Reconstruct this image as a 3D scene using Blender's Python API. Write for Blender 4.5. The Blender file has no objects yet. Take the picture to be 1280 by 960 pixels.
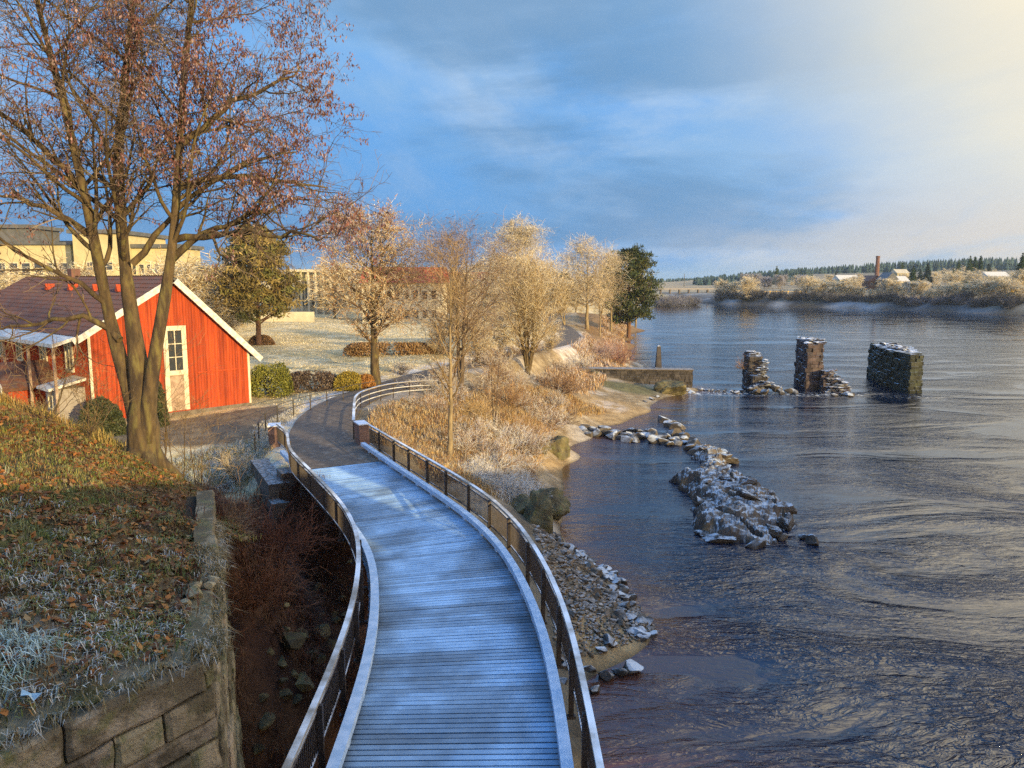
import bpy, bmesh, math, random
import numpy as np
from mathutils import Vector
RN = np.random.default_rng(11)
random.seed(5)
sc = bpy.context.scene
COL = sc.collection
F, PIT, HC = 950.0, math.radians(7.8), 13.0
CP, SP = math.cos(PIT), math.sin(PIT)

# ---------- photo measurements -> real places (distance comes from a known height or depth)
def at(px, py, z):
    u = (px-640)/F; v = (480-py)/F
    d = (u, CP+v*SP, -SP+v*CP)
    t = (z-HC)/d[2]
    return (d[0]*t, d[1]*t, z)
def atY(px, py, Y):
    u = (px-640)/F; v = (480-py)/F
    t = Y/(CP+v*SP)
    return (u*t, Y, HC+t*(-SP+v*CP))
def rgb(r, g, b): return (r, g, b, 1.0)

# ---------- noise
def _h(i, j, s):
    n = np.sin(i*127.1+j*311.7+s*74.7)*43758.5453
    return n-np.floor(n)
def vn(x, y, s=0):
    x = np.asarray(x, float); y = np.asarray(y, float)
    i = np.floor(x); j = np.floor(y); fx = x-i; fy = y-j
    fx = fx*fx*(3-2*fx); fy = fy*fy*(3-2*fy)
    a = _h(i, j, s); b = _h(i+1, j, s); c = _h(i, j+1, s); d = _h(i+1, j+1, s)
    return (a*(1-fx)+b*fx)*(1-fy)+(c*(1-fx)+d*fx)*fy
def fbm(x, y, s=0, o=4):
    t = 0; a = .5
    for k in range(o):
        t = t+a*vn(x*2**k, y*2**k, s+k); a *= .5
    return t/(1-.5**o)
def sstep(a, b, x):
    t = np.clip((np.asarray(x, float)-a)/(b-a), 0, 1); return t*t*(3-2*t)

# ---------- objects
def tag(o, label=None, cat=None, group=None, kind=None):
    if label: o['label'] = label
    if cat: o['category'] = cat
    if group: o['group'] = group
    if kind: o['kind'] = kind
    return o
def empty(name, loc, rz=0):
    o = bpy.data.objects.new(name, None); COL.objects.link(o)
    o.location = loc; o.rotation_euler = (0, 0, rz); o.empty_display_size = .3
    return o
class MB:
    def __init__(s): s.V = []; s.Q = []; s.T = []; s.C = []; s.n = 0
    def add(s, V, Q=None, T=None, col=(1, 1, 1)):
        V = np.asarray(V, float).reshape(-1, 3)
        if Q is not None and len(Q): s.Q.append(np.asarray(Q, int)+s.n)
        if T is not None and len(T): s.T.append(np.asarray(T, int)+s.n)
        c = np.asarray(col, float)
        s.C.append(np.tile(c, (len(V), 1)) if c.ndim == 1 else c)
        s.V.append(V); s.n += len(V)
    def box(s, x0, x1, y0, y1, z0, z1, col=(1, 1, 1), M=None):
        V = np.array([(x, y, z) for z in (z0, z1) for y in (y0, y1) for x in (x0, x1)], float)
        if M is not None: V = M(V)
        s.add(V, [(0, 2, 3, 1), (4, 5, 7, 6), (0, 1, 5, 4), (2, 6, 7, 3), (0, 4, 6, 2), (1, 3, 7, 5)], col=col)
    def obox(s, c, ax, ay, hx, hy, z0, z1, col=(1, 1, 1)):
        # box centred at c (xy), along unit axes ax, ay
        P = []
        for z in (z0, z1):
            for sy in (-1, 1):
                for sx in (-1, 1):
                    P.append((c[0]+ax[0]*hx*sx+ay[0]*hy*sy, c[1]+ax[1]*hx*sx+ay[1]*hy*sy, z))
        s.add(P, [(0, 2, 3, 1), (4, 5, 7, 6), (0, 1, 5, 4), (2, 6, 7, 3), (0, 4, 6, 2), (1, 3, 7, 5)], col=col)
    def prism(s, prof, axis, a0, a1, col=(1, 1, 1)):
        # prof: list of (p,q); axis 'y': p->x,q->z extruded along y ; 'x': p->y,q->z ; 'z': p->x,q->y
        n = len(prof); V = []
        for a in (a0, a1):
            for p, q in prof:
                V.append((p, a, q) if axis == 'y' else (a, p, q) if axis == 'x' else (p, q, a))
        Q = [(i, (i+1) % n, n+(i+1) % n, n+i) for i in range(n)]
        T = [(0, i+1, i) for i in range(1, n-1)]+[(n, n+i, n+i+1) for i in range(1, n-1)]
        s.add(V, Q, T, col)
    def tube(s, P, R, k=6, col=(1, 1, 1), cap=True):
        P = np.asarray(P, float); R = np.broadcast_to(np.asarray(R, float), (len(P),))
        s.tubes(P[None], R[None], k, col)
        if cap:
            b = s.n-len(P)*k
            s.T.append(np.array([(b, b+i+1, b+i) for i in range(1, k-1)]))
            e = s.n-k
            s.T.append(np.array([(e, e+i, e+i+1) for i in range(1, k-1)]))
    def tubes(s, P, R, k, col=(1, 1, 1)):
        N, K, _ = P.shape
        t = np.gradient(P, axis=1); t /= np.linalg.norm(t, axis=2, keepdims=True)+1e-9
        m = t.mean(axis=1, keepdims=True); ref = np.where(np.abs(m[..., 2:3]) < .8, np.array([0, 0, 1.]), np.array([1., 0, 0]))
        u = np.cross(t, ref); u /= np.linalg.norm(u, axis=2, keepdims=True)+1e-9
        w = np.cross(t, u)
        an = np.arange(k)*2*math.pi/k
        V = P[:, :, None, :]+R[:, :, None, None]*(np.cos(an)[None, None, :, None]*u[:, :, None, :]+np.sin(an)[None, None, :, None]*w[:, :, None, :])
        idx = np.arange(N*K*k).reshape(N, K, k)
        a = idx[:, :-1]; b = idx[:, 1:]
        Q = np.stack([a, np.roll(a, -1, 2), np.roll(b, -1, 2), b], -1).reshape(-1, 4)
        c = np.asarray(col, float)
        if c.ndim == 2: c = np.repeat(c, K*k, 0)
        if c.ndim == 3: c = np.repeat(c.reshape(-1, 3), k, 0)
        s.add(V.reshape(-1, 3), Q, col=c)
    def build(s, name, mat, parent=None, smooth=False):
        V = np.concatenate(s.V); C = np.concatenate(s.C)
        q = np.concatenate(s.Q) if s.Q else np.zeros((0, 4), int)
        t = np.concatenate(s.T) if s.T else np.zeros((0, 3), int)
        me = bpy.data.meshes.new(name)
        me.vertices.add(len(V)); me.vertices.foreach_set('co', V.astype(np.float32).ravel())
        L = np.concatenate([q.ravel(), t.ravel()])
        me.loops.add(len(L)); me.loops.foreach_set('vertex_index', L.astype(np.int32))
        tot = np.concatenate([np.full(len(q), 4), np.full(len(t), 3)])
        st = np.concatenate([[0], np.cumsum(tot)[:-1]])
        me.polygons.add(len(tot)); me.polygons.foreach_set('loop_start', st.astype(np.int32))
        me.polygons.foreach_set('loop_total', tot.astype(np.int32))
        me.update(calc_edges=True)
        at_ = me.color_attributes.new('col', 'FLOAT_COLOR', 'POINT')
        C4 = np.ones((len(V), 4), np.float32); C4[:, :3] = C
        at_.data.foreach_set('color', C4.ravel())
        me.polygons.foreach_set('use_smooth', np.full(len(tot), bool(smooth)))
        me.validate(); me.materials.append(mat)
        o = bpy.data.objects.new(name, me); COL.objects.link(o)
        if parent: o.parent = parent
        return o
def copy_tree(o, parent=None):
    c = o.copy(); COL.objects.link(c)
    if parent: c.parent = parent
    for ch in list(o.children): copy_tree(ch, c)
    return c

# ---------- materials
def mat(name, c1, c2=None, scale=3., rough=.85, bump=0., bscale=25., vcol=False, frost=0., fscale=6., fcol=(.72, .78, .85),
        lo=.35, hi=.65, spec=.3, stretch=None, metal=0., world=False, c3=None, s3=40., flo=.45, fhi=.9):
    m = bpy.data.materials.new(name); m.use_nodes = True
    nt = m.node_tree; N = nt.nodes; L = nt.links
    b = N['Principled BSDF']; b.inputs['Roughness'].default_value = rough; b.inputs['Metallic'].default_value = metal
    b.inputs['Specular IOR Level'].default_value = spec
    if world:
        g = N.new('ShaderNodeNewGeometry'); co = g.outputs['Position']
    else:
        tc = N.new('ShaderNodeTexCoord'); co = tc.outputs['Object']
    if stretch:
        mp = N.new('ShaderNodeMapping'); mp.inputs['Scale'].default_value = stretch
        L.new(co, mp.inputs['Vector']); co = mp.outputs['Vector']
    def noise(sca, det=5.):
        n = N.new('ShaderNodeTexNoise'); n.inputs['Scale'].default_value = sca; n.inputs['Detail'].default_value = det
        n.inputs['Roughness'].default_value = .6
        L.new(co, n.inputs['Vector']); return n.outputs['Fac']
    def mr(v, a, c):
        r = N.new('ShaderNodeMapRange'); r.interpolation_type = 'SMOOTHSTEP'
        r.inputs['From Min'].default_value = a; r.inputs['From Max'].default_value = c
        L.new(v, r.inputs['Value']); return r.outputs['Result']
    def mix(f, a, c, mode='MIX'):
        x = N.new('ShaderNodeMix'); x.data_type = 'RGBA'; x.blend_type = mode
        for s_, v in ((x.inputs['Factor'], f), (x.inputs['A'], a), (x.inputs['B'], c)):
            if hasattr(v, 'links') or isinstance(v, bpy.types.NodeSocket): L.new(v, s_)
            elif isinstance(v, (int, float)): s_.default_value = v
            else: s_.default_value = (*v[:3], 1)
        return x.outputs['Result']
    c = None
    if c2 is not None: c = mix(mr(noise(scale), lo, hi), c1, c2)
    if c3 is not None: c = mix(mr(noise(s3), .5, .7), c if c is not None else c1, c3)
    if vcol:
        a = N.new('ShaderNodeAttribute'); a.attribute_name = 'col'
        c = mix(1.0, a.outputs['Color'], c if c is not None else c1, 'MULTIPLY')
    if frost > 0:
        g2 = N.new('ShaderNodeNewGeometry'); sx = N.new('ShaderNodeSeparateXYZ'); L.new(g2.outputs['Normal'], sx.inputs[0])
        up = mr(sx.outputs['Z'], flo, fhi)
        nf = mr(noise(fscale), .38, .62)
        mu = N.new('ShaderNodeMath'); mu.operation = 'MULTIPLY'; L.new(up, mu.inputs[0]); L.new(nf, mu.inputs[1])
        m2 = N.new('ShaderNodeMath'); m2.operation = 'MULTIPLY'; L.new(mu.outputs[0], m2.inputs[0]); m2.inputs[1].default_value = frost
        c = mix(m2.outputs[0], c if c is not None else c1, fcol)
    if c is None: b.inputs['Base Color'].default_value = (*c1, 1)
    else: L.new(c, b.inputs['Base Color'])
    if bump:
        bp = N.new('ShaderNodeBump'); bp.inputs['Strength'].default_value = 1.; bp.inputs['Distance'].default_value = bump
        L.new(noise(bscale, 6), bp.inputs['Height']); L.new(bp.outputs['Normal'], b.inputs['Normal'])
    return m
W1 = (1, 1, 1)
M = {}
M['deck'] = mat('frosted_planks', W1, (.72, .74, .76), 1.2, .7, .004, 30, vcol=True)
M['kerb'] = mat('frosted_kerb_timber', (.40, .54, .70), (.58, .70, .84), 4, .6, .003, 40)
M['handrail'] = mat('frosted_handrail', (.28, .25, .20), (.36, .33, .28), 4, .6, .002, 50, frost=1., fscale=.8, fcol=(.82, .87, .92), flo=.3, fhi=.8)
M['dark_metal'] = mat('dark_railing_metal', (.030, .022, .018), (.055, .040, .032), 8, .55, spec=.4)
M['steel'] = mat('dark_steel', (.05, .045, .04), (.09, .075, .06), 3, .6)
M['concrete'] = mat('concrete', (.17, .14, .11), (.10, .082, .065), 2.5, .9, .01, 15, frost=.35)
M['asphalt'] = mat('asphalt', (.105, .085, .07), (.16, .12, .085), .9, .9, .006, 45, c3=(.22, .19, .16), s3=3.5, world=True)
M['ground'] = mat('ground_cover', W1, (.62, .58, .55), 1.3, .95, .10, 9., vcol=True, world=True, c3=(1.0, .96, .9), s3=7)
M['mound'] = mat('mound_soil', W1, (.55, .5, .45), 2.5, .95, .05, 14, vcol=True, world=True)
M['stone'] = mat('old_grey_stone', (.30, .245, .16), (.13, .105, .062), 1.7, .95, .035, 26, vcol=True, c3=(.155, .15, .065), s3=3.3, world=True, lo=.44, hi=.56)
M['pier'] = mat('river_pier_stone', (.075, .066, .064), (.032, .028, .028), 1.1, .9, .04, 6, vcol=True, frost=.9, fscale=1.2, world=True)
M['rock'] = mat('frosted_boulder', (.085, .072, .058), (.038, .033, .029), 1.4, .8, .03, 7, frost=.75, fscale=1.1, fcol=(.66, .72, .78), vcol=True, world=True)
M['island'] = mat('frosted_bedrock', (.12, .095, .07), (.05, .042, .038), 1.3, .85, .04, 12, frost=.72, fscale=2.6, fcol=(.56, .66, .76), vcol=True, world=True, flo=.55, fhi=.92)
M['riprap'] = mat('riprap_stone', (.155, .12, .085), (.065, .052, .040), 2.4, .9, .03, 9, frost=.40, fscale=1.6, fcol=(.60, .64, .68), vcol=True, world=True, flo=.6, fhi=.95)
M['mossrock'] = mat('mossy_rock', (.17, .145, .075), (.075, .065, .042), 2.0, .95, .05, 12, vcol=True, world=True, c3=(.15, .15, .06), s3=4)
M['bark'] = mat('mossy_bark', (.115, .080, .040), (.045, .032, .022), 6, .95, .02, 22, stretch=(1, 1, .25), c3=(.15, .125, .045), s3=5)
M['barkpale'] = mat('pale_bark', (.30, .23, .13), (.16, .12, .07), 6, .9, .008, 30, stretch=(1, 1, .3))
M['barkdark'] = mat('dark_bark', (.13, .095, .065), (.07, .05, .035), 6, .9, .01, 30, stretch=(1, 1, .3))
M['twig'] = mat('twigs', W1, (.75, .75, .75), 2, .9, vcol=True)
M['leaf'] = mat('leaves', W1, (.7, .7, .7), 3, .8, vcol=True)
M['needle'] = mat('needles', W1, (.7, .72, .7), 2, .8, vcol=True)
M['grass'] = mat('grass_blades', W1, None, 2, .85, vcol=True)
M['red'] = mat('red_boards', (.42, .062, .012), (.27, .036, .010), 1.1, .8, .006, 20, stretch=(7, 7, .35), vcol=True, c3=(.46, .075, .022), s3=3.)
M['white'] = mat('white_trim', (.62, .56, .42), (.50, .45, .33), 3, .7)
M['panel'] = mat('weathered_panel', (.40, .30, .22), (.26, .17, .12), 2.2, .8)
M['snowtrim'] = mat('snowy_board', (.70, .68, .62), (.42, .40, .36), 4, .8, .01, 12)
M['tile'] = mat('brown_roof_tile', (.14, .058, .036), (.08, .038, .026), 3, .85, .02, 6, frost=.05, fscale=3)
M['redtile'] = mat('red_roof_tile', (.42, .09, .03), (.34, .07, .03), 3, .8, .02, 6)
M['glass'] = mat('window_glass', (.035, .04, .045), None, 3, .12, spec=.6)
M['cream'] = mat('cream_render', (.52, .45, .26), (.42, .36, .20), .5, .9)
M['pale'] = mat('pale_render', (.56, .50, .36), (.46, .41, .30), .6, .9)
M['darkroof'] = mat('dark_roof', (.08, .085, .09), (.12, .12, .125), 1, .8, frost=.25)
M['brick'] = mat('far_brick', (.17, .085, .065), (.12, .065, .05), .8, .9)
M['greydoor'] = mat('grey_door_paint', (.30, .27, .24), (.24, .21, .19), 3, .7)
M['snow'] = mat('snow', (.80, .82, .86), (.70, .73, .78), 2.5, .85, .02, 8)
M['yellow'] = mat('yellow_paint', (.72, .46, .05), None, 3, .6)
M['litter'] = mat('pale_blue_plastic', (.45, .62, .68), (.3, .42, .48), 12, .4)
# ---------- camera, sun, sky
cam = bpy.data.cameras.new('camera'); co = bpy.data.objects.new('camera', cam); COL.objects.link(co)
co.location = (0, 0, HC); co.rotation_euler = (math.pi/2-PIT, 0, 0)
cam.sensor_fit = 'HORIZONTAL'; cam.sensor_width = 36; cam.lens = 36*F/1280; cam.clip_start = .1; cam.clip_end = 12000
sc.camera = co
SUN_EL = math.radians(10.5); SUN_AZ = math.atan2(.65, -.76)
sv = Vector((math.sin(SUN_AZ)*math.cos(SUN_EL), math.cos(SUN_AZ)*math.cos(SUN_EL), math.sin(SUN_EL)))
sl = bpy.data.lights.new('sun', 'SUN'); so = bpy.data.objects.new('sun', sl); COL.objects.link(so)
sl.energy = 5.0; sl.angle = math.radians(.5); sl.color = (1, .75, .36)
so.rotation_euler = sv.to_track_quat('Z', 'Y').to_euler(); so.location = (30, -30, 60)
def make_world():
    w = bpy.data.worlds.new('World'); sc.world = w; w.use_nodes = True
    nt = w.node_tree; N = nt.nodes; L = nt.links
    bg = N['Background']; bg.inputs['Strength'].default_value = .15
    sky = N.new('ShaderNodeTexSky'); sky.sky_type = 'NISHITA'; sky.sun_disc = False
    sky.sun_elevation = SUN_EL; sky.sun_rotation = SUN_AZ; sky.air_density = 1.0; sky.dust_density = .6; sky.ozone_density = 2.5
    tc = N.new('ShaderNodeTexCoord'); D = tc.outputs['Generated']
    def math_(op, a, b=None):
        n = N.new('ShaderNodeMath'); n.operation = op
        for i, v in enumerate((a, b)):
            if v is None: continue
            if isinstance(v, (int, float)): n.inputs[i].default_value = v
            else: L.new(v, n.inputs[i])
        return n.outputs[0]
    def vm(op, a, b):
        n = N.new('ShaderNodeVectorMath'); n.operation = op
        L.new(a, n.inputs[0])
        if isinstance(b, tuple): n.inputs[1].default_value = b
        else: L.new(b, n.inputs[1])
        return n
    def mr(v, a, b, c=0., d=1.):
        r = N.new('ShaderNodeMapRange'); r.interpolation_type = 'SMOOTHSTEP'
        for k, x in zip(('From Min', 'From Max', 'To Min', 'To Max'), (a, b, c, d)): r.inputs[k].default_value = x
        L.new(v, r.inputs['Value']); return r.outputs['Result']
    def mix(f, a, b):
        x = N.new('ShaderNodeMix'); x.data_type = 'RGBA'
        if isinstance(f, (int, float)): x.inputs['Factor'].default_value = f
        else: L.new(f, x.inputs['Factor'])
        for s_, v in ((x.inputs['A'], a), (x.inputs['B'], b)):
            if isinstance(v, tuple): s_.default_value = (*[q/.15 for q in v], 1)
            else: L.new(v, s_)
        return x.outputs['Result']
    sp = N.new('ShaderNodeSeparateXYZ'); L.new(D, sp.inputs[0]); z = sp.outputs['Z']
    zz = math_('ADD', math_('MAXIMUM', z, 0.), .22)
    cb = N.new('ShaderNodeCombineXYZ'); L.new(math_('DIVIDE', sp.outputs['X'], zz), cb.inputs[0]); L.new(math_('DIVIDE', sp.outputs['Y'], zz), cb.inputs[1])
    def noise(scale, off, det=6., st=(1., 1., 1.), rough=.55):
        mp = N.new('ShaderNodeMapping'); mp.inputs['Location'].default_value = off; mp.inputs['Scale'].default_value = st
        mp.inputs['Rotation'].default_value = (0, 0, .5)
        L.new(cb.outputs[0], mp.inputs['Vector'])
        n = N.new('ShaderNodeTexNoise'); n.inputs['Scale'].default_value = scale; n.inputs['Detail'].default_value = det
        n.inputs['Roughness'].default_value = rough; n.inputs['Distortion'].default_value = .35
        L.new(mp.outputs[0], n.inputs['Vector']); return n.outputs['Fac']
    n1 = noise(.7, (3.1, 1.7, 0), rough=.62); n2 = noise(1.15, (7.7, 2.2, 0), st=(1., .6, 1.), rough=.62); n3 = noise(.75, (1.2, 9.4, 0), st=(.7, 1., 1.), rough=.6)
    # blue gaps seen through stratocumulus
    blue = mix(.12, (.080, .265, .60), sky.outputs['Color'])
    c = mix(mr(n1, .42, .66), blue, (.175, .335, .56))            # thin blue-grey cloud
    c = mix(math_('MULTIPLY', mr(n2, .45, .66), .8), c, (.33, .44, .58))    # paler streaks
    c = mix(math_('MULTIPLY', mr(n3, .44, .60), .8), c, (.105, .215, .37))  # darker bases
    # warm bright cloud towards the low sun's side of the sky
    wd = vm('DOT_PRODUCT', D, (.80, .28, .53)).outputs['Value']
    wm = math_('MULTIPLY', mr(wd, .54, .86), mr(n2, .2, .6, .75, 1.))
    c = mix(mr(vm('DOT_PRODUCT', D, (.85, .15, .5)).outputs['Value'], .30, .85), c, mix(mr(n1, .4, .65), (.165, .335, .56), (.29, .405, .52)))
    c = mix(wm, c, (.70, .62, .45))
    bk = vm('DOT_PRODUCT', D, (.62, -.74, .22)).outputs['Value']
    c = mix(mr(bk, -.28, .85), c, (1.55, 1.22, .80))
    zen = mr(z, .33, .62); c = mix(zen, c, (.15, .385, .84))  # unseen overhead blue, added to strengthen blue light on upward surfaces
    lob = mr(vm('DOT_PRODUCT', D, (.621, .451, .641)).outputs['Value'], .875, 1.0); c = mix(math_('MULTIPLY', lob, .92), c, (2.5, 2.15, 1.5))  # bright lobe above the view, added to lighten the river's reflection
    # darker blue bank low over the far end of the valley, pale bands beneath
    low = mr(z, .02, .30, 1., 0.)
    lf = mr(vm('DOT_PRODUCT', D, (-.35, .93, .1)).outputs['Value'], .72, 1.)
    c = mix(math_('MULTIPLY', math_('MULTIPLY', low, lf), .55), c, (.045, .165, .37))
    band = mr(z, .02, .14, 1., 0.)
    c = mix(math_('MULTIPLY', math_('MULTIPLY', band, mr(sp.outputs['X'], .05, .6)), mr(n2, .38, .58, .15, .95)), c, (.50, .46, .42))
    hz = mr(z, .0, .035, 1., 0.)
    c = mix(math_('MULTIPLY', math_('MULTIPLY', hz, mr(sp.outputs['X'], .5, .1)), .7), c, (.10, .24, .40))
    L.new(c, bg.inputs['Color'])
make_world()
sc.view_settings.view_transform = 'Standard'; sc.view_settings.look = 'None'
sc.view_settings.exposure = .58; sc.view_settings.gamma = 1.; sc.view_settings.use_curve_mapping = False
sc.render.engine = 'CYCLES'; sc.cycles.max_bounces = 5; sc.cycles.diffuse_bounces = 2; sc.cycles.glossy_bounces = 3
sc.cycles.transparent_max_bounces = 6; sc.cycles.use_denoising = False; sc.cycles.sample_clamp_indirect = 5

# ---------- footbridge curve (right edge of the deck), arc-length sampled
RE = np.array([(.6, -14), (.72, -6), (.8, 2), (.84, 7), (.82, 10.87), (.8, 12.93), (.67, 15.1), (.25, 17.82), (-.25, 20.2), (-1.2, 22.76), (-2.78, 25.9), (-5.4, 30.93), (-7.1, 34.3)], float)
def smooth_line(P, step=.1, win=21):
    P = np.asarray(P, float); d = np.r_[0, np.cumsum(np.linalg.norm(np.diff(P, axis=0), axis=1))]
    s = np.arange(0, d[-1], step); X = np.stack([np.interp(s, d, P[:, k]) for k in range(P.shape[1])], 1)
    for _ in range(3):
        pad = np.pad(X, ((win//2, win//2), (0, 0)), mode='reflect', reflect_type='odd')
        X = np.stack([np.convolve(pad[:, k], np.ones(win)/win, 'valid') for k in range(X.shape[1])], 1)
    d = np.r_[0, np.cumsum(np.linalg.norm(np.diff(X, axis=0), axis=1))]
    s = np.arange(0, d[-1], step)
    return np.stack([np.interp(s, d, X[:, k]) for k in range(X.shape[1])], 1)
def normals(P):
    t = np.gradient(P[:, :2], axis=0); t /= np.linalg.norm(t, axis=1, keepdims=True)
    return t, np.stack([-t[:, 1], t[:, 0]], 1)         # tangent, left normal
EDGE = smooth_line(RE, .1, 31); ET, EN = normals(EDGE)
DZ = 5.5; DW = 3.5
def off(P, T, n): return P+n[:, None]*0 if False else P
iend = int(np.argmin(np.abs(EDGE[:, 1]-30.93)))

# ---------- path centre line
PC = np.array([(-6.95, 30.25, 5.47), (-8.3, 33.5, 5.45), (-9.6, 37.5, 5.42), (-10.4, 42, 5.38), (-10.75, 46.5, 5.3), (-10.3, 51, 5.2), (-9.0, 57, 5.1), (-7.3, 63.5, 5.05), (-4.4, 72, 5.0), (-.5, 83, 4.9), (4.2, 96, 4.6), (7.6, 107, 4.4), (9.4, 120, 4.2), (9.6, 140, 4.2), (8.5, 165, 4.2), (3, 215, 4.4), (-8, 280, 4.6)])
PATH = smooth_line(PC, .25, 15)
PW = np.interp(PATH[:, 1], [30, 36, 45, 60, 110, 300], [1.75, 1.65, 1.55, 1.6, 1.6, 1.6])

# ---------- terrain control points
def wxy(L, z): return [(x, y, z) for x, y in L]
SHORE = [(2.2, -20), (2.0, 0), (1.6, 12), (1.9, 19), (2.5, 23.4), (5.2, 26.6), (5.0, 29), (4.1, 32.7), (2.9, 35.4), (2.5, 38.8), (2.5, 44), (3.3, 48.0), (3.6, 52), (4.5, 58), (6.5, 61.5), (7.0, 66), (9.3, 67.5), (13.8, 74.5), (15.2, 80), (21.5, 88.2), (22.5, 91), (19.5, 92.6), (16.5, 96), (16.4, 105), (19, 125), (21.5, 140), (23.5, 160), (28, 185), (33, 207), (34, 225), (32, 250), (36, 290), (52, 330), (66, 356), (85, 420), (96, 470), (107, 472)]
FAR = [(111, 430), (113.5, 416), (128, 396), (142.5, 378), (167, 346), (183, 312), (190, 283), (200, 230), (208, 150), (214, 60), (220, -40)]
CPTS = wxy(SHORE, 0)+wxy(FAR, 0)
CPTS += [(-4.6, 36, 4.5), (-2, 38, 3), (.5, 39.2, 1.9), (-3, 45, 4.1), (0, 48, 2.4), (1.6, 46, 1.0), (-2, 55, 4), (2, 56, 2.2), (0, 66, 3.5), (4, 66, 1.8), (8, 70.5, .7), (11, 74, .45), (2, 80, 3.2), (8, 80, 1.3), (13, 83, .6), (19, 88, .45), (5, 92, 3.2), (8, 95, 2.6), (12, 97, 1.6),
 (11, 106, 2.8), (13, 117, 3), (15, 135, 3.2), (17, 160, 3.4), (22, 188, 3.8), (26, 207, 3.4), (15, 128, 2.6)]
CPTS += [(1.3, 26, 1.1), (3.2, 27.5, .6), (3.2, 30, .7), (1, 30, 1.8), (.8, 33.3, 1.9), (-1, 31, 2.7), (-1, 26, 1.5), (-1, 22, .8), (1, 21, .25), (-3, 20, .7), (-3, 25, 1.6), (-5, 27.6, 2.7), (-2.6, 34, 3.7), (-3.6, 31, 3.1), (0, 14, .3), (0, 4, .3)]
CPTS += [(-6.5, 23, 1.2), (-5, 18, .8), (-4.5, 14, .7), (-4, 8, .6), (-8, 26, 2), (-10.7, 29, 3.2), (-11.6, 32, 4.2), (-12.5, 33.5, 4.5), (-12.6, 36, 4.9), (-9.8, 30.5, 3.6), (-8, 20, 2.3), (-7.5, 16, 2.2), (-12, 24, 4.0), (-10, 14, 3), (-16, 20, 4), (-20, 30, 4.7), (-12, 5, 3), (-20, 5, 4), (-40, 10, 5), (-9.6, 29.6, 2.6), (-8.6, 29.4, 2.6), (-6.4, 29.3, 2.7), (-5.3, 29.6, 2.9)]
CPTS += [(-14, 45, 4.9), (-20, 44, 4.85), (-28, 42, 4.85), (-20, 37, 4.8), (-36, 60, 4.9), (-16, 53, 4.9), (-30, 78, 5), (-14, 75, 5), (-20, 100, 5), (-60, 100, 5.2), (-60, 60, 5), (-40, 140, 5.4), (-10, 112, 4.8), (-100, 200, 6), (0, 150, 4.4), (-20, 185, 5), (-5, 222, 4.5), (10, 300, 4), (34, 300, 2.2), (52, 360, 1.8), (20, 250, 3.6)]
CPTS += wxy([(10, 33), (20, 45), (30, 70), (30, 100), (60, 40), (60, 90), (32, 122), (60, 150), (100, 200), (55, 205), (90, 300), (62, 280), (40, 18), (100, 100), (150, 100), (150, 200), (120, 30), (80, -30), (30, -20), (15, 5), (120, 360), (95, 400), (26, 98)], -2.5)
CPTS += [(6, 45, -.7), (7, 55, -.6), (6, 38, -1.0), (9, 27, -1.2), (6, 22, -.65), (6, 10, -.8), (9, 17, -1.0), (16, 74, -1.0), (22, 84, -1.0), (22, 97, -.8), (24, 130, -1.5)]
CPTS += [(118, 432, 3.6), (121, 422, 4.2), (134, 402, 4.4), (149, 388, 4.6), (175, 354, 4.8), (192, 318, 5), (200, 288, 5), (210, 232, 5), (222, 150, 5), (230, 40, 5), (90, 500, 2.5), (100, 486, 1.6)]
CPTS += [(160, 420, 5.4), (205, 340, 5.6), (240, 260, 5.6), (300, 400, 9), (200, 520, 8), (150, 600, 7), (60, 600, 5), (0, 600, 5), (-200, 500, 6), (-300, 200, 6), (-200, 100, 6), (420, 200, 8), (320, 80, 6), (0, 1500, 6), (700, 1500, 12), (-800, 1000, 8), (900, 600, 14), (-700, 100, 8), (-600, -100, 6), (600, -100, 8), (-1500, 3500, 10), (1500, 3500, 10), (0, 3500, 8)]
CPTS += [tuple(p-np.array([0, 0, .02])) for p in PATH[::14]]
CPTS = np.array(CPTS)
def kern(A, B):
    d2 = ((A[:, None, :2]-B[None, :, :2])**2).sum(-1); return np.sqrt(d2+1.2**2)
_K = kern(CPTS, CPTS); _n = len(CPTS)
_A = np.zeros((_n+1, _n+1)); _A[:_n, :_n] = _K+np.eye(_n)*-.02; _A[:_n, _n] = 1; _A[_n, :_n] = 1
_W = np.linalg.solve(_A, np.r_[CPTS[:, 2], 0])
def pdist(x, y, P, W=None):
    # distance to polyline, index of nearest sample
    x = np.asarray(x, float).ravel(); y = np.asarray(y, float).ravel(); D = np.full(len(x), 1e9); I = np.zeros(len(x), int)
    for c in range(0, len(x), 20000):
        d = (x[c:c+20000, None]-P[None, :, 0])**2+(y[c:c+20000, None]-P[None, :, 1])**2
        i = d.argmin(1); I[c:c+20000] = i; D[c:c+20000] = np.sqrt(d[np.arange(len(i)), i])
    return D, I
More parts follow.
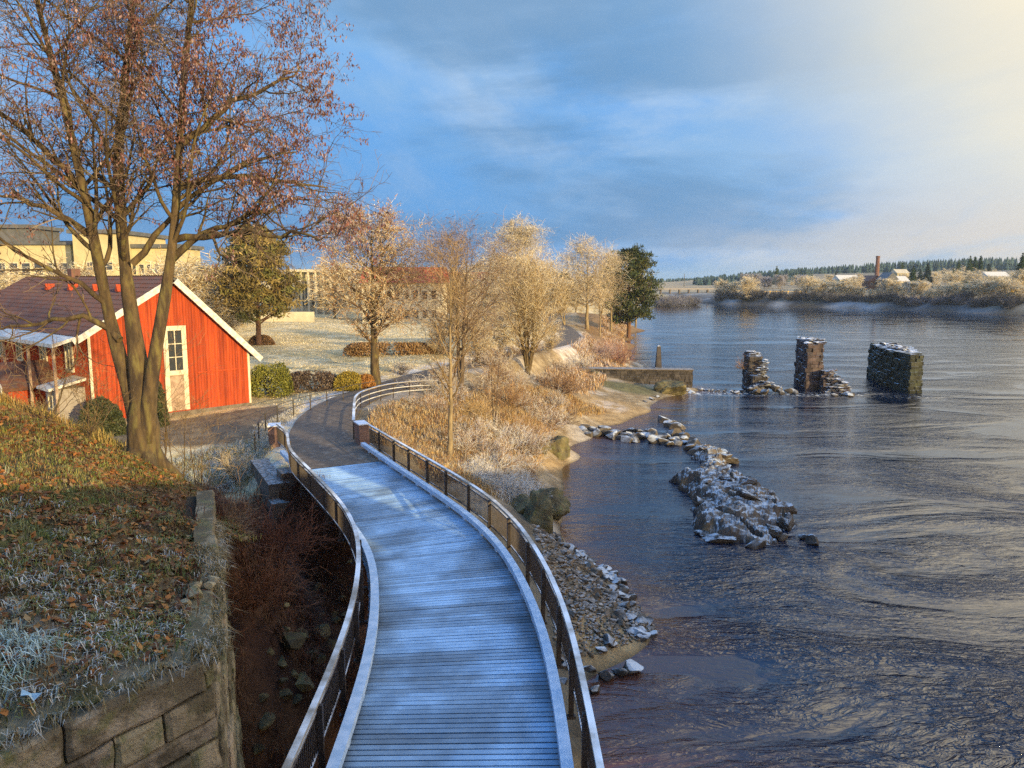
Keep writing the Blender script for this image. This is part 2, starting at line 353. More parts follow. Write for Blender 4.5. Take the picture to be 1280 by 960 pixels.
def gz(x, y):
    x = np.asarray(x, float); y = np.asarray(y, float); sh = x.shape
    xf = x.ravel(); yf = y.ravel(); out = np.empty(len(xf))
    for c in range(0, len(xf), 20000):
        Q = np.stack([xf[c:c+20000], yf[c:c+20000]], 1); out[c:c+20000] = kern(Q, CPTS)@_W[:_n]+_W[_n]
    # rough ground, hills beyond the river
    amp = np.interp(np.hypot(xf, yf), [0, 60, 150, 400], [.28, .3, .35, .6])
    land = sstep(-.2, .8, out)
    rough = (fbm(xf*.55, yf*.55, 3)-.5)*amp+(fbm(xf*2.1, yf*2.1, 9, 3)-.5)*.14*(yf < 130)
    D, I = pdist(xf, yf, PATH[::2]); pw = PW[::2][I]
    nearp = sstep(pw+3.2, pw+.5, D)
    flat = sstep(1.0, 8., yf-88+np.abs(xf+10)*0) * 0
    out = out+rough*land*(1-nearp)*np.where((yf > 70) & (xf < 5), .35, 1.)
    hill = 11*np.exp(-(((xf-560)/260)**2+((yf-760)/240)**2))+7*np.exp(-(((xf-330)/170)**2+((yf-980)/200)**2))
    out = out+hill*sstep(60, 180, xf-115)
    target = PATH[::2, 2][I]-.06
    out = out*(1-nearp)+nearp*np.where(D < pw+.35, target, target+(out-target)*sstep(pw, pw+3.2, D))
    return out.reshape(sh)
def axis(a, b, d0, lo, hi, g):
    v = list(np.arange(a, b, d0)); s = d0
    while v[-1] < hi: s *= g; v.append(v[-1]+s)
    s = d0
    while v[0] > lo: s *= g; v.insert(0, v[0]-s)
    return np.array(v)
def in_poly(x, y, P):
    x = np.asarray(x, float); y = np.asarray(y, float); r = np.zeros(x.shape, bool); n = len(P)
    for i in range(n):
        x0, y0 = P[i]; x1, y1 = P[(i+1) % n]
        if y0 == y1: continue
        c = ((y0 > y) != (y1 > y)) & (x < (x1-x0)*(y-y0)/(y1-y0)+x0); r ^= c
    return r
def grid_mesh(name, XS, YS, Z, colr, m, keep=None, smooth=True):
    mb = MB(); ny, nx = Z.shape
    X, Y = np.meshgrid(XS, YS); I = np.arange(nx*ny).reshape(ny, nx)
    Q = np.stack([I[:-1, :-1], I[:-1, 1:], I[1:, 1:], I[1:, :-1]], -1).reshape(-1, 4)
    if keep is not None: Q = Q[keep.ravel()]
    V = np.stack([X.ravel(), Y.ravel(), Z.ravel()], 1); C = colr.reshape(-1, 3)
    used = np.unique(Q); mp = np.full(len(V), -1); mp[used] = np.arange(len(used))
    mb.add(V[used], mp[Q], col=C[used]); return mb.build(name, m, smooth=smooth)
GX = axis(-26, 24, .42, -2500, 2600, 1.075); GY = axis(2, 100, .45, -60, 5200, 1.045)
XX, YY = np.meshgrid(GX, GY); ZZ = gz(XX, YY)
def lerp(a, b, t): t = np.asarray(t)[..., None]; return np.asarray(a)*(1-t)+np.asarray(b)*t
def ground_col(x, y, z):
    n = fbm(x*.35, y*.35, 21); n2 = fbm(x*1.6, y*1.6, 31)
    park = lerp((.62, .48, .23), (.78, .64, .37), sstep(.38, .62, n))
    park = lerp(park, (.36, .29, .13), sstep(.55, .72, n2)*.6)
    tan = lerp((.27, .20, .11), (.40, .32, .20), sstep(.35, .65, n2))
    tan = lerp(tan, (.52, .47, .40), sstep(.52, .68, n)*.7)
    c = park
    D, I = pdist(x, y, PATH[::2]); D = D.reshape(x.shape)
    xs = np.interp(y, PATH[:, 1], PATH[:, 0])
    bank = (x > xs+1.2) & (y > 30) & (y < 215)
    c = np.where(bank[..., None], tan, c)
    frostb = bank & (y > 92) & (x < 13.5) & (y < 128)
    c = np.where(frostb[..., None], lerp((.60, .55, .50), (.42, .34, .25), sstep(.5, .7, n2)), c)
    c = np.where((bank & (y > 128) & (x > 13.5+(y-128)*.05))[..., None], lerp((.22, .13, .06), (.34, .22, .10), n2), c)
    # frosty verge beside the path
    v = sstep(1.2, .2, np.abs(D-2.35))*sstep(.3, .5, n2)*(y > 31)*(y < 130)*(x < xs)
    c = lerp(c, (.70, .68, .66), v*.9)
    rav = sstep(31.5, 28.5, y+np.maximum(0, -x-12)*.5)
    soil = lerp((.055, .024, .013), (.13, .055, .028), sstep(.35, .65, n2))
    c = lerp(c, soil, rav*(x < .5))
    c = lerp(c, lerp((.12, .10, .07), (.22, .18, .12), n2), sstep(-1.0, .2, x)*(y < 36)*(x < 60))
    apron = sstep(2.6, 1.4, np.hypot((x+11.8)/1.6, (y-36.5)/2.6))*sstep(.35, .55, n2)
    c = lerp(c, (.46, .50, .50), apron*.6)
    lane = in_poly(x, y, [(-27, 38), (-12, 36.5), (-12.6, 44), (-15.2, 48.5), (-17, 47.5), (-23.3, 40.2), (-32, 46), (-34, 42)])
    c = np.where(lane[..., None], lerp((.17, .13, .085), (.24, .19, .12), n2), c)
    sand = sstep(1.15, .8, np.hypot((x-10.2)/4.4, (y-72.5)/5.6)) + sstep(1.1, .8, np.hypot((x-3.4)/1.7, (y-50)/2.4)) + sstep(1.1, .7, np.hypot((x-3.4)/1.6, (y-25.2)/1.8))
    c = lerp(c, lerp((.46, .33, .17), (.36, .25, .12), n2), np.clip(sand, 0, 1))
    snowsand = sstep(1, .5, np.hypot((x-9.6)/2.2, (y-74)/2.6))*sstep(.35, .5, n2); c = lerp(c, (.60, .52, .44), snowsand*.8)
    c = lerp(c, (.16, .15, .07), sstep(1.2, .6, np.hypot((x-13)/4.5, (y-86)/3.2)))
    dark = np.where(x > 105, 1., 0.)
    farb = lerp((.07, .075, .085), (.30, .32, .34), sstep(.45, .65, n2))  # blue-grey shade put into the low far bank's soil and frost
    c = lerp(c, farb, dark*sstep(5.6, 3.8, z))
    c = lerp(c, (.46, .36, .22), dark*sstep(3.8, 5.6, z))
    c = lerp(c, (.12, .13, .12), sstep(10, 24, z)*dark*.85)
    c = lerp(c, (.055, .040, .022), sstep(.12, -.1, z))
    return c
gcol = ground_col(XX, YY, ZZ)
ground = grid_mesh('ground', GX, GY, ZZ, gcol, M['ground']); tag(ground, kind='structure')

# ---------- river
def river_mat():
    m = bpy.data.materials.new('river_water'); m.use_nodes = True; nt = m.node_tree; N = nt.nodes; L = nt.links
    b = N['Principled BSDF']; b.inputs['Roughness'].default_value = .06; b.inputs['IOR'].default_value = 1.6
    a = N.new('ShaderNodeAttribute'); a.attribute_name = 'col'; 
    g = N.new('ShaderNodeNewGeometry')
    def nz(scale, st, det=4., dist=0., rot=0.):
        mp = N.new('ShaderNodeMapping'); mp.inputs['Scale'].default_value = st; mp.inputs['Rotation'].default_value = (0, 0, rot)
        L.new(g.outputs['Position'], mp.inputs['Vector'])
        n = N.new('ShaderNodeTexNoise'); n.inputs['Scale'].default_value = scale; n.inputs['Detail'].default_value = det; n.inputs['Distortion'].default_value = dist
        L.new(mp.outputs[0], n.inputs['Vector']); return n.outputs['Fac']
    def mth(op, x, y):
        n = N.new('ShaderNodeMath'); n.operation = op
        for i, v in enumerate((x, y)):
            if isinstance(v, (int, float)): n.inputs[i].default_value = v
            else: L.new(v, n.inputs[i])
        return n.outputs[0]
    sp = N.new('ShaderNodeSeparateColor'); L.new(a.outputs['Color'], sp.inputs[0])   # r: shallows, g: choppiness, b: foam
    mx = N.new('ShaderNodeMix'); mx.data_type = 'RGBA'; L.new(sp.outputs[0], mx.inputs['Factor'])
    mx.inputs['A'].default_value = (.003, .009, .028, 1); mx.inputs['B'].default_value = (.095, .038, .022, 1)
    fr = N.new('ShaderNodeMapRange'); fr.inputs['From Min'].default_value = .52; fr.inputs['From Max'].default_value = .66
    L.new(nz(2.6, (1., .45, 1.), 6., .8), fr.inputs['Value'])
    fm = mth('MULTIPLY', fr.outputs[0], sp.outputs[2])
    mf = N.new('ShaderNodeMix'); mf.data_type = 'RGBA'; L.new(fm, mf.inputs['Factor']); L.new(mx.outputs['Result'], mf.inputs['A'])
    mf.inputs['B'].default_value = (.70, .70, .66, 1)
    L.new(mf.outputs['Result'], b.inputs['Base Color'])
    rr = N.new('ShaderNodeMapRange'); L.new(fm, rr.inputs['Value']); rr.inputs['To Min'].default_value = .06; rr.inputs['To Max'].default_value = .7
    L.new(rr.outputs[0], b.inputs['Roughness'])
    # the current bends the ripples: warp the coordinates with a slow noise
    wv = N.new('ShaderNodeTexNoise'); wv.inputs['Scale'].default_value = .075; wv.inputs['Detail'].default_value = 2.; L.new(g.outputs['Position'], wv.inputs['Vector'])
    sc_ = N.new('ShaderNodeVectorMath'); sc_.operation = 'MULTIPLY_ADD'; L.new(wv.outputs['Color'], sc_.inputs[0]); sc_.inputs[1].default_value = (5., 5., 0); L.new(g.outputs['Position'], sc_.inputs[2])
    class _W: outputs = {'Position': sc_.outputs[0]}
    g = _W
    def nz(scale, st, det=4., dist=0., rot=0.):
        mp = N.new('ShaderNodeMapping'); mp.inputs['Scale'].default_value = st; mp.inputs['Rotation'].default_value = (0, 0, rot)
        L.new(g.outputs['Position'], mp.inputs['Vector'])
        n = N.new('ShaderNodeTexNoise'); n.inputs['Scale'].default_value = scale; n.inputs['Detail'].default_value = det; n.inputs['Distortion'].default_value = dist
        L.new(mp.outputs[0], n.inputs['Vector']); return n.outputs['Fac']
    big = nz(.16, (.8, 1.6, 1), 3., 1.2, .35); mid = nz(.8, (.5, 1.6, 1), 3., 1.1, -.5); small = nz(2.4, (.6, 1.5, 1), 3., 1.3, -.35); tiny = nz(7.5, (.7, 1.4, 1), 2., .8, .3)
    def ridge(v): return mth('POWER', mth('SUBTRACT', 1., mth('ABSOLUTE', mth('SUBTRACT', mth('MULTIPLY', v, 2.), 1.), 0.)), 2.)
    mid = ridge(mid); small = ridge(small)
    h = mth('ADD', mth('MULTIPLY', big, .40), mth('ADD', mth('MULTIPLY', tiny, .012), mth('ADD', mth('MULTIPLY', mid, .105), mth('MULTIPLY', small, .062))))
    # smooth slicks between ruffled patches
    pt = N.new('ShaderNodeMapRange'); pt.inputs['From Min'].default_value = .38; pt.inputs['From Max'].default_value = .62
    pt.inputs['To Min'].default_value = .12; pt.inputs['To Max'].default_value = 1.15
    L.new(nz(.055, (.6, 1.5, 1), 4., 2.2, .3), pt.inputs['Value'])
    h = mth('MULTIPLY', h, mth('MULTIPLY', pt.outputs[0], sp.outputs[1]))
    bp = N.new('ShaderNodeBump'); bp.inputs['Strength'].default_value = 1.; bp.inputs['Distance'].default_value = 1.
    L.new(h, bp.inputs['Height']); L.new(bp.outputs['Normal'], b.inputs['Normal'])
    return m
wx = axis(-8, 60, .8, -10, 245, 1.08); wy = axis(4, 110, .8, -60, 520, 1.05)
WX, WY = np.meshgrid(wx, wy); WZ = gz(WX, WY)
shal = sstep(-1.35, .1, WZ)*.95
calm = np.interp(np.hypot(WX-5, WY-48), [0, 9, 22], [.22, .30, 1.0])*np.interp(WY, [0, 40, 100, 200, 420], [1.25, .95, .30, .08, .04])
def spot(x, y, rx, ry): return np.exp(-(((WX-x)/rx)**2+((WY-y)/ry)**2))
foam = np.clip(spot(27, 87, 5, 1.6)+spot(37.5, 86, 4, 1.6)+spot(46, 84, 3, 1.3)*.8+spot(22.5, 87.0, 2.5, 1.5)+spot(32, 86.5, 3.5, 1.), 0, 1)
rough_ = np.clip(calm+foam*1.0, 0, 2)
river = grid_mesh('river', wx, wy, np.zeros_like(WZ), np.stack([shal, rough_, foam], -1), river_mat(), keep=((WZ[:-1, :-1] < .7) | (WZ[1:, 1:] < .7) | (WZ[1:, :-1] < .7) | (WZ[:-1, 1:] < .7)))
tag(river, kind='structure')

# ---------- footpath ribbon
def ribbon(name, C, W, m, dz=0., nlat=7):
    T, Nn = normals(C); lat = np.linspace(-1, 1, nlat)
    wob = .10*(fbm(C[:, 1]*1.3, C[:, 1]*0, 3)-.5)
    V = np.zeros((len(C), nlat, 3)); V[..., :2] = C[:, None, :2]+Nn[:, None, :]*(lat[None, :, None]*(W+wob)[:, None, None]); V[..., 2] = C[:, None, 2]+dz+.03*(1-lat**2)
    I = np.arange(len(C)*nlat).reshape(len(C), nlat)
    Q = np.stack([I[:-1, 1:], I[:-1, :-1], I[1:, :-1], I[1:, 1:]], -1).reshape(-1, 4)
    mb = MB(); mb.add(V.reshape(-1, 3), Q); o = mb.build(name, m, smooth=True); tag(o, kind='structure'); return o
ribbon('footpath', PATH[::2], PW[::2], M['asphalt'])

# ---------- footbridge
fb = empty('footbridge', (0, 0, 0))
tag(fb, 'curving wooden footbridge with frosted planks and dark slatted railings over the ravine', 'footbridge')
mb = MB(); i = 0; rk = random.Random(3)
while True:
    s = i*.148; k = int(s/.1)
    if k >= iend: break
    f = s/.1-k; p = EDGE[k]*(1-f)+EDGE[k+1]*f; t = ET[k]; n = EN[k]
    if p[1] > 1:
        w = rk.uniform(.0, .03); g = rk.uniform(.88, 1.06); zj = rk.uniform(-.004, .004)
        nc = 26; u = np.linspace(0, 1, nc); a = -.12-w+(DW+.3)*u; V = np.zeros((4, nc, 3)); wd = .061-rk.uniform(0, .006); sk = rk.uniform(-.004, .004)
        for j_, (sy, zz_) in enumerate(((-1, DZ-.045), (-1, DZ), (1, DZ), (1, DZ-.045))):
            V[j_, :, :2] = p+n*a[:, None]+t*(sy*wd+sk*(u[:, None]-.5)); V[j_, :, 2] = zz_+zj
        edge = np.clip(.25+3.2*np.minimum(u, 1-u)+.5*(vn(u*9, u*0+i*.23, 3)-.4), 0, 1)
        worn = sstep(.30, .62, fbm(u*2.6+i*.05, u*0+i*.11, 8)); grain = vn(u*40, u*0+i*3.7, 2)
        wet = rk.random() < .16
        fr = np.clip(edge*(.50+.50*worn)*g*(.72 if wet else 1)*(.86+.28*grain), 0, 1)[:, None]
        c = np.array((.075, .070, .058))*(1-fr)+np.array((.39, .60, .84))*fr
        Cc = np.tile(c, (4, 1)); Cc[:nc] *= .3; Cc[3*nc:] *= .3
        I = np.arange(4*nc).reshape(4, nc); Q = np.concatenate([np.stack([I[j_, :-1], I[j_, 1:], I[j_+1, 1:], I[j_+1, :-1]], -1) for j_ in range(3)])
        mb.add(V.reshape(-1, 3), Q[:, ::-1], col=Cc)
    i += 1
mb.build('deck', M['deck'], fb)
def offline(d, a, b): return EDGE[a:b]+EN[a:b]*d
def strip(mb, P, T, Nn, w, z0, z1, col=(1, 1, 1)):
    # solid bar of rectangular section along a polyline
    n = len(P); V = np.zeros((n, 4, 3)); z0 = np.broadcast_to(z0, (n,)); z1 = np.broadcast_to(z1, (n,))
    for j, (s_, zz_) in enumerate(((-1, z0), (1, z0), (1, z1), (-1, z1))):
        V[:, j, :2] = P+Nn*s_*w/2; V[:, j, 2] = zz_
    I = np.arange(n*4).reshape(n, 4)
    Q = np.stack([np.roll(I, -1, 1)[:-1], I[:-1], I[1:], np.roll(I, -1, 1)[1:]], -1).reshape(-1, 4)
    Q = list(map(tuple, Q))+[tuple(I[0]), tuple(I[-1][::-1])]
    mb.add(V.reshape(-1, 3), Q, col=col)
i0 = int(np.argmin(np.abs(EDGE[:, 1]-1))); ik = len(EDGE)-6
for side in (-.02, DW+.02):
    mb = MB(); P = offline(side, i0, ik)[::3]; strip(mb, P, *normals(P), .19, DZ+.085, DZ+.235)
    for j in range(0, len(P), 5):      # packing blocks lift the beam off the planks
        T_, N_ = normals(P); mb.obox(P[j], T_[j], N_[j], .10, .08, DZ+.002, DZ+.084, col=(.5, .5, .5))
    mb.build('kerb_beam', M['kerb'], fb)
for d in (.25, DW/2, DW-.25):
    mb = MB(); P = offline(d, i0, iend)[::4]; strip(mb, P, *normals(P), .22, DZ-.62, DZ-.05); mb.build('girder', M['steel'], fb)
M['railbar'] = mat('frosted_rail_bar', (.05, .038, .03), (.08, .06, .05), 5, .6, frost=.9, fscale=1.2, fcol=(.70, .74, .80), flo=.4, fhi=.8)
def railing(P, parent, zb, h=1.0, posts=1.9, bal=.105, lean=0., slat=True):
    T_, N_ = normals(P); step = np.linalg.norm(np.diff(P, axis=0), axis=1).mean()
    mb = MB()
    if slat:
        L_ = len(P)*step; k = 0
        for s in np.arange(.06, L_-.1, bal):
            j = min(int(s/step), len(P)-2); f = s/step-j; p = P[j]*(1-f)+P[j+1]*f
            mb.obox(p, T_[j], N_[j], .010, .010, zb+.18, zb+h-.20)
    r = mb.build('railing', M['dark_metal'], parent)
    for z0, z1 in ((.14, .18), (h-.20, h-.16)): mb = MB(); strip(mb, P, T_, N_, .05, zb+z0, zb+z1); mb.build('rail', M['railbar'], r)
    mb = MB(); strip(mb, P, T_, N_, .105, zb+h-.055, zb+h); mb.build('handrail', M['handrail'], r)
    sn = lean
    for s in np.arange(.5, len(P)*step-.2, posts):
        j = min(int(s/step), len(P)-1); m2 = MB()
        m2.obox(P[j]+N_[j]*sn*.06, T_[j], N_[j], .035, .045, zb-.35, zb+h-.065); 
        m2.obox(P[j]-N_[j]*(-sn)*.10, T_[j], N_[j], .05, .12, zb-.36, zb-.30)
        m2.build('post', M['dark_metal'], r)
    return r
PRr = offline(-.36, i0, ik)[::2]
endL = np.array([(-9.75, 32.4), (-10.4, 33.6), (-10.83, 34.3)])
PLf = smooth_line(np.vstack([offline(DW+.36, i0, iend-2)[::4], endL]), .2, 9)
railing(PRr, fb, DZ, 1.02, lean=1); railing(PLf, fb, DZ, 1.02, lean=-1)
# landing: concrete abutment stepped below the left rail, pier legs
tA = ET[iend]; nA = EN[iend]; pA = EDGE[iend]+nA*DW/2
mb = MB(); mb.obox(pA+tA*.55, nA, tA, 2.35, .5, 2.0, DZ-.06); mb.obox(pA+nA*2.5+tA*1.9, nA, tA, .42, 2.3, 1.6, DZ-.32); mb.obox(pA+nA*2.45+tA*-.75, nA, tA, .5, .34, 1.2, DZ-.9); mb.obox(pA-nA*2.05+tA*1.9, nA, tA, .28, 2.2, 3.0, DZ-.14)
mb.build('abutment', M['concrete'], fb)
for yy in (12., 21.5):
    k = int(np.argmin(np.abs(EDGE[:, 1]-yy))); pc = EDGE[k]+EN[k]*DW/2
    mb = MB(); mb.obox(pc, EN[k], ET[k], 1.35, .3, -.6, DZ-.63); mb.build('pier', M['concrete'], fb)
# stone pillars that close the rails
def pillar(x, y, rz, w, d, h, zb, label, snow=.05):
    t = empty('stone_pillar', (x, y, zb), rz); tag(t, label, 'pillar')
    mb = MB(); z = 0; r = random.Random(int(x*10)); k = 0
    while z < h-.05:
        hh = min(r.uniform(.2, .3), h-z); j = r.uniform(-.02, .02)
        mb.box(-w/2+j, w/2+j, -d/2, d/2, z+.006, z+hh, col=[r.uniform(.75, 1.15)]*3); z += hh
    mb.build('stone_block', M['pillar'], t)
    mb = MB(); mb.box(-w/2-.03, w/2+.03, -d/2-.03, d/2+.03, h, h+snow); mb.build('snow_cap', M['snow'], t)
M['pillar'] = mat('reddish_stone', (.30, .17, .12), (.20, .12, .09), 3, .9, .015, 18, vcol=True)
pillar(-11.05, 34.75, .25, .5, .75, 1.15, DZ-.35, 'stacked reddish stone pillar at the far end of the left bridge railing')
pillar(-7.0, 34.75, .45, .45, .95, 1.2, DZ-.30, 'dark red stone pillar with a snow cap where the right bridge railing meets the path')
# rails along the path beyond the bridge
def fence(pts, label, name, posts, h, rails, mrail, mpost, r=.025, top=None, cat='railing', zoff=0.):
    P = smooth_line(pts, .2, 9) if len(pts) > 3 else np.array(pts, float)
    z = gz(P[:, 0], P[:, 1]) if P.shape[1] == 2 else P[:, 2]
    z = np.convolve(np.pad(z, 8, mode='edge'), np.ones(17)/17, 'valid')+zoff
    t = empty(name, (P[0, 0], P[0, 1], z[0])); tag(t, label, cat); o0 = np.array([P[0, 0], P[0, 1], z[0]])
    for rh in rails:
        mb = MB(); Q3 = np.stack([P[:, 0], P[:, 1], z+rh], 1)-o0; mb.tube(Q3, r, 5); mb.build('rail', mrail, t)
    if top:
        mb = MB(); Q = P[:, :2]-o0[:2]; strip(mb, Q, *normals(Q), top, z+h-.05-o0[2], z+h-o0[2]); mb.build('handrail', M['handrail'], t)
    step = .2
    for s in np.arange(0, len(P)*step, posts):
        j = min(int(s/step), len(P)-1); mb = MB(); q = np.array([P[j, 0], P[j, 1], z[j]])-o0
        mb.box(q[0]-.03, q[0]+.03, q[1]-.03, q[1]+.03, q[2]-.3, q[2]+h-.06); mb.build('post', mpost, t)
    return t
a_ = [at(*p, 6.15)[:2] for p in ((443, 505), (444, 498), (450, 492), (462, 487), (480, 481), (500, 477), (520, 473.5), (540, 470), (556, 468))]
fence([(-7.55, 35.6)]+a_, 'frosted wooden railing curving along the right side of the path past the bridge', 'path_railing', 1.7, 1.02, (.35, .66), M['handrail'], M['dark_metal'], .035, .13, zoff=.0)
b_ = [at(*p, 5.95)[:2] for p in ((318, 541), (322, 531), (333, 520), (352, 511), (380, 502), (410, 493), (440, 485), (475, 478), (505, 472))]
fence(b_, 'thin dark metal railing along the left verge of the path before the red house', 'verge_railing', 2.0, 1.0, (.55, .97), M['steel'], M['steel'], .022)
# ---------- road bridge the photograph is taken from: its deck and parapet shade the foreground
rb = empty('road_bridge', (0, -7, 0)); tag(rb, 'grey road bridge with a parapet gapped for sun streaks crossing over the footbridge and river', 'bridge')
mb = MB(); mb.box(-60, 260, -8.0, 6.2, 9.9, 10.7); mb.box(-60, 260, -6.5, 4.5, 8.0, 9.9); mb.build('bridge_deck', M['concrete'], rb)
for y0 in (6.0, -8.0):
    mb = MB(); xs = [-60, 14.2, 14.9, 17.7, 19.5, 21.6, 22.1, 260] if y0 > 0 else [-60, 260]  # slab level, parapet height and gaps shaped for sun streaks on the footbridge
    for k in range(0, len(xs), 2): mb.box(xs[k], xs[k+1], y0, y0+.2, 10.7, 12.75 if y0 > 0 else 12.0)
    mb.build('parapet', M['concrete'], rb)
for x0 in (60, 130, 200):
    mb = MB(); mb.box(x0-1.2, x0+1.2, -7, 4.5, -3, 8.0); mb.build('bridge_pier', M['concrete'], rb)

for x0 in (20.0, 23.2):  # unseen pillars added to cast shade on the path
    mb = MB(); mb.box(x0, x0+1.25, 5.2, 6.21, 10.7, 15.6); mb.build('shade_pillar', M['concrete'], rb)

# ---------- grass bank behind the stone retaining wall
WA = np.array([(-4.9, 2.0), (-4.85, 5.2), (-3.47, 8.28)]); 
WA = np.array([(-6.6, 3.5), (-4.68, 6.44), (-3.47, 8.28)]); WB = np.array([(-3.47, 8.28), (-4.4, 10.6), (-6.2, 15.3)])
MP = np.array([(-6.6, 3.5, 8.72), (-5.6, 5.0, 8.74), (-4.68, 6.44, 8.72), (-4.1, 7.3, 8.7), (-3.47, 8.28, 8.68), (-4.0, 9.5, 8.62), (-4.4, 10.6, 8.6), (-5.0, 12.2, 8.55), (-5.4, 13.2, 8.4), (-5.9, 10.5, 9.1), (-5.4, 9.0, 8.95), (-6.8, 9.4, 9.4), (-9, 8, 9.9), (-9, 4, 9.9), (-8, 13.5, 9.35), (-11, 14, 9.85), (-13.4, 19, 10.0), (-20, 18, 10.7), (-16, 12, 10.5), (-10.5, 18.6, 9.05), (-7.6, 16.5, 8.35), (-9.1, 18.2, 8.6), (-6.5, 15, 8.1), (-6.1, 14.7, 8.1), (-6.6, 17.3, 7.4), (-7.5, 18.8, 7.4),
 (-7.6, 21, 5.6), (-10.3, 22, 6.4), (-14, 23.5, 7.2), (-12, 26, 5.0), (-8.6, 24, 4.0), (-19, 24, 7.6), (-18, 29, 4.6), (-26, 27, 7), (-26, 33, 4.4), (-30, 20, 10.6), (-30, 5, 10.6), (-18, 3, 10.4)])
_K2 = np.sqrt(((MP[:, None, :2]-MP[None, :, :2])**2).sum(-1)+.5); _w2 = np.linalg.solve(_K2+np.eye(len(MP))*-.02, MP[:, 2]-8)
def mz(x, y):
    x = np.asarray(x, float); y = np.asarray(y, float)
    d = np.sqrt((x.ravel()[:, None]-MP[None, :, 0])**2+(y.ravel()[:, None]-MP[None, :, 1])**2+0)
    d = np.sqrt(d*d+.5)
    return ((d@_w2)+8).reshape(x.shape)+(fbm(x*.9, y*.9, 41)-.5)*.34+(fbm(x*3.2, y*3.2, 43, 3)-.5)*.16
MPOLY = [(-6.75, 3.4), (-4.84, 6.42), (-3.60, 8.26), (-4.55, 10.6), (-6.38, 15.3), (-6.5, 18), (-7.9, 22), (-9, 25), (-12, 28.5), (-18, 32), (-27, 35), (-31, 20), (-31, 3)]
bx = np.arange(-31, -3, .16); by = np.arange(3, 35, .16); BX, BY = np.meshgrid(bx, by); BZ = mz(BX, BY)
def mound_col(x, y, z):
    n = fbm(x*.6, y*.6, 51); n2 = fbm(x*2.5, y*2.5, 53)
    c = lerp((.060, .040, .018), (.15, .085, .03), sstep(.35, .65, n2))
    c = lerp(c, (.12, .13, .035), sstep(.52, .66, n)*.7)
    c = lerp(c, (.33, .31, .25), sstep(12., 8., y)*sstep(.45, .6, n2)*.55)
    return c
def wall_inner():
    A, B, C_ = WA[0], WA[2], WB[2]; o = .07
    def offs(P, Q): t = (Q-P)/np.linalg.norm(Q-P); return np.array([-t[1], t[0]])*o
    n1, n2 = offs(A, B), offs(B, C_); bis = (n1+n2)/np.linalg.norm(n1+n2)*o*1.02
    return np.array([A+n1, B+bis, C_+n2])
WI = wall_inner(); d1 = np.full(BX.shape, 1e9); SX, SY = BX.copy(), BY.copy()
for P, Q in ((WI[0], WI[1]), (WI[1], WI[2])):      # snap the mesh edge onto the line behind the coping
    L2 = ((Q-P)**2).sum(); u = np.clip(((BX-P[0])*(Q-P)[0]+(BY-P[1])*(Q-P)[1])/L2, 0, 1); fx, fy = P[0]+u*(Q-P)[0], P[1]+u*(Q-P)[1]; d = np.hypot(BX-fx, BY-fy); m_ = d < d1; d1 = np.where(m_, d, d1); s_ = m_ & (d < .125); SX = np.where(s_, fx, SX); SY = np.where(s_, fy, SY)
keepm = in_poly((SX[:-1, :-1]+SX[1:, 1:])/2, (SY[:-1, :-1]+SY[1:, 1:])/2, [tuple(WI[0])]+[tuple(WI[1])]+[tuple(WI[2])]+MPOLY[5:])
BZ = mz(SX, SY); BZ = BZ*sstep(.0, .7, d1)+(1-sstep(0., .7, d1))*np.minimum(BZ, 8.735)
ny_, nx_ = BX.shape; I = np.arange(ny_*nx_).reshape(ny_, nx_); Q = np.stack([I[:-1, :-1], I[:-1, 1:], I[1:, 1:], I[1:, :-1]], -1).reshape(-1, 4)[keepm.ravel()]
mb = MB(); V = np.stack([SX.ravel(), SY.ravel(), BZ.ravel()], 1); used = np.unique(Q); mp_ = np.full(len(V), -1); mp_[used] = np.arange(len(used)); mb.add(V[used], mp_[Q], col=mound_col(SX, SY, BZ).reshape(-1, 3)[used])
bank = mb.build('grass_bank', M['mound'], smooth=True); tag(bank, kind='structure')

